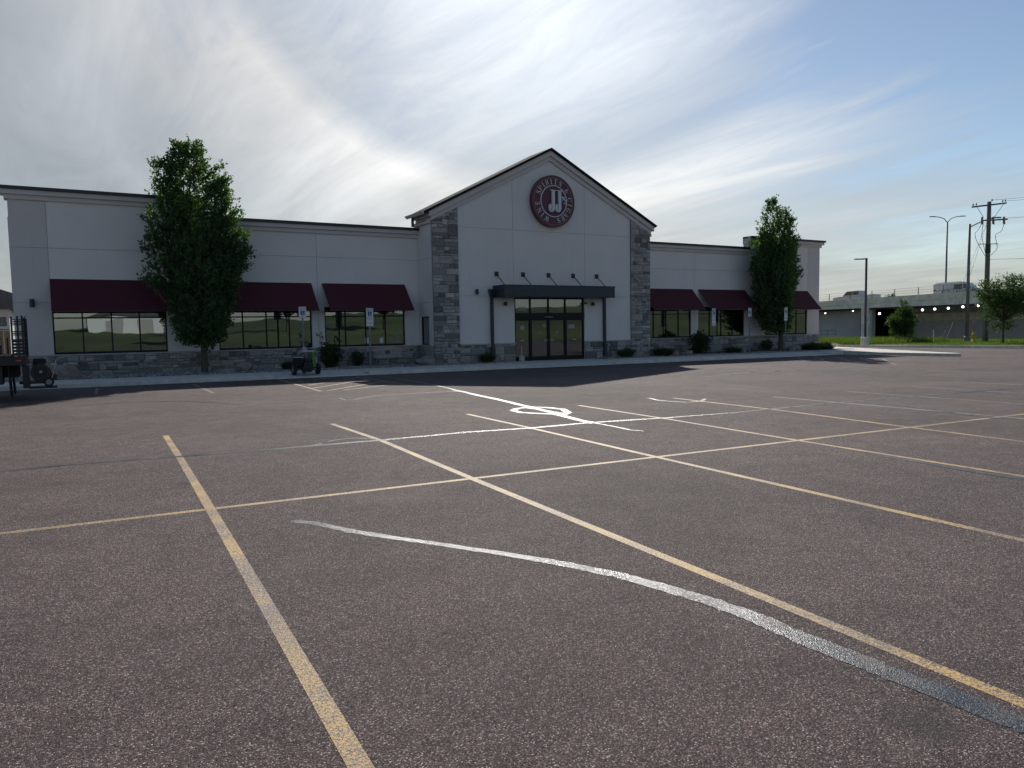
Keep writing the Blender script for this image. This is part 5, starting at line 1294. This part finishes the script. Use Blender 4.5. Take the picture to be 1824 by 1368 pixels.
for pts in ([(-.62, 11.1), (-1.0, 10.4), (-1.25, 10.1), (-1.0, 9.3), (-.15, 7.9)], [(-.5, 11.1), (-.6, 10.2), (-.55, 9.6), (-.12, 7.9)], [(1.45, 11.0), (1.2, 10.3), (.7, 10.0), (.78, 9.3), (.85, 8.7), (.3, 8.1)], [(-1.2, 12.7), (-.5, 11.6)], [(1.4, 12.9), (.5, 11.6)]):
    tubecurve([(rt.x*a, rt.y*a, z) for a, z in pts], .022, 'cable', 'rubber', up)
for l, z, dz in ((1.5, 13.1, 2.2), (.3, 13.2, 2.6), (1.42, 11.5, 2.4), (0, 7.7, .6)):
    q = rt*l; e = rt*34; tubecurve([(q.x, q.y, z), (q.x+e.x*.5, q.y+e.y*.5, z+dz*.42), (q.x+e.x, q.y+e.y, z+dz)], .014, 'line', 'rubber', up)
for e in ((-3.5, 2.5), (-4.3, 3.0)): tubecurve([(0, 0, 11.6), (rt.x*e[0], rt.y*e[0], 0)], .012, 'guy_wire', 'galvanised', up)
MB().tube([(0, 0, 8.3), (0, 0, 9.1)], .225, 14).build('dark_band', 'black_paint', up)
MB().box(-.40, -.28, -.10, .10, -.2, 3.6).build('cable_guard', 'pole_steel', up)
st = empty('street_light', gl_(75.0, 40.6)); tag(st, 'steel street light with a single angled arm left of the utility pole', 'street light')
MB().tube([(0, 0, -.2), (0, 0, 11.2)], [.18, .11], 12).build('shaft', 'pole_steel', st, smooth=True)
MB().lathe([(.28, -.1), (.26, .45), (.19, .55)], (0, 0, 0), 14).build('base_cover', 'pole_steel', st)
MB().tube([(0, 0, 10.9), (rt.x*1.2, rt.y*1.2, 11.45), (rt.x*2.3, rt.y*2.3, 11.75)], .05, 8).build('arm', 'pole_steel', st)
o = MB().box(-.1, .75, -.12, .12, -.05, .06).build('lamp_head', 'pole_steel', st, bevel=.03); o.location = (rt.x*2.2, rt.y*2.2, 11.76); o.rotation_euler.z = math.atan2(rt.y, rt.x)
# double-arm highway lamp beyond the bridge
q = on_bridge(1685, 500, 26); dd = (q-Vector((0, 0, CAM_H))).dot(FWD); zt_ = CAM_H+(ray(1688, 397).z)*dd
dl = empty('double_street_light', (q.x, q.y, -.6)); tag(dl, 'tall double-armed highway lamp standing behind the overpass', 'street light')
MB().tube([(0, 0, 0), (0, 0, zt_+.6)], [.17, .11], 10).build('shaft', 'pole_steel', dl, smooth=True)
for s in (-1, 1):
    a = rt*s; MB().tube([(0, 0, zt_+.55), (a.x*.5, a.y*.5, zt_+1.15), (a.x*1.3, a.y*1.3, zt_+1.42), (a.x*2.1, a.y*2.1, zt_+1.5)], .06, 8).build('arm', 'pole_steel', dl, smooth=True)
    o = MB().box(-.35, .45, -.16, .16, -.05, .07).build('lamp_head', 'pole_steel', dl, bevel=.03); o.location = (a.x*2.3, a.y*2.3, zt_+1.5); o.rotation_euler.z = math.atan2(a.y, a.x)
# hydrant, markers, stakes, traffic sign
hy = empty('fire_hydrant', gl_(73.4, 39.1)); tag(hy, 'yellow fire hydrant between the street light and the utility pole', 'hydrant')
MB().lathe([(.2, 0), (.2, .06), (.13, .08), (.13, .62), (.17, .64), (.17, .7), (.14, .8), (.05, .88), (.05, .94)], (0, 0, 0), 16).build('barrel', 'hydrant_yellow', hy, smooth=True)
for s in (-1, 1): MB().tube([(rt.x*.1*s, rt.y*.1*s, .5), (rt.x*.3*s, rt.y*.3*s, .5)], .075, 10).build('nozzle', 'hydrant_yellow', hy)
MB().tube([(0, .1, .4), (-.2, -.2, .42)], .09, 10).build('front_nozzle', 'hydrant_yellow', hy)
tubecurve([(.12, .1, .6), (.16, .12, 2.0)], .02, 'flag_rod', 'tail_red', hy)
b0 = gnd(1663, 610, .12)
mk = empty('marker_post', b0); tag(mk, 'white utility marker post with a red top leaning on the grass', 'marker'); mk.rotation_euler.y = -.07
MB().box(-.05, .05, -.03, .03, -.2, 1.25).build('post', 'white_paint', mk); MB().box(-.056, .056, -.036, .036, 1.25, 1.7).build('red_top', 'tail_red', mk)
for (u, v, ln, ly, lab) in ((1675, 607, 1.2, .35, 'short leaning wooden stake on the grass beside the marker post'), (1684, 607, 2.0, .33, 'long leaning wooden stake right of the short one on the grass')):
    o = empty('wooden_stake', gnd(u, v, .12)); tag(o, lab, 'stake'); o.rotation_euler = (.1, ly, -.5)
    MB().box(-.03, .03, -.03, .03, -.2, ln).build('shaft', 'stake_wood', o)
sp_ = on_bridge(1543, 590, -3); ts = empty('road_sign', (sp_.x, sp_.y, gz(sp_.x, sp_.y))); tag(ts, 'small white road sign in front of the dark underpass opening', 'road sign'); ts.rotation_euler.z = -.7
MB().tube([(0, 0, -.2), (0, 0, 3.0)], .04, 8).build('post', 'galvanised', ts)
pz = MB().box(-.45, .35, -.03, -.02, 2.2, 3.1).build('plate', 'aluminium_sign', ts)
for x in (-.2, .15):
    g = MB(); stroke(g, [(x-.13, 2.95), (x+.1, 2.95), (x-.06, 2.35)], .07, -.036, -.03); g.build('numeral', 'black_ink', pz)
# shrub growing beyond the bridge
q = on_bridge(1586, 524, 24)
tree('roadside_bush', (q.x, q.y, top(0)-1.6), 'small loose bush showing above the overpass fence', 'bush', ball_plumes(np.random.RandomState(9), 10, (0, 0, 1.2), (1.5, 1.2, 1.0)), 1200, .12, .5, .05, 'leaf_small', 71, 8, .3)
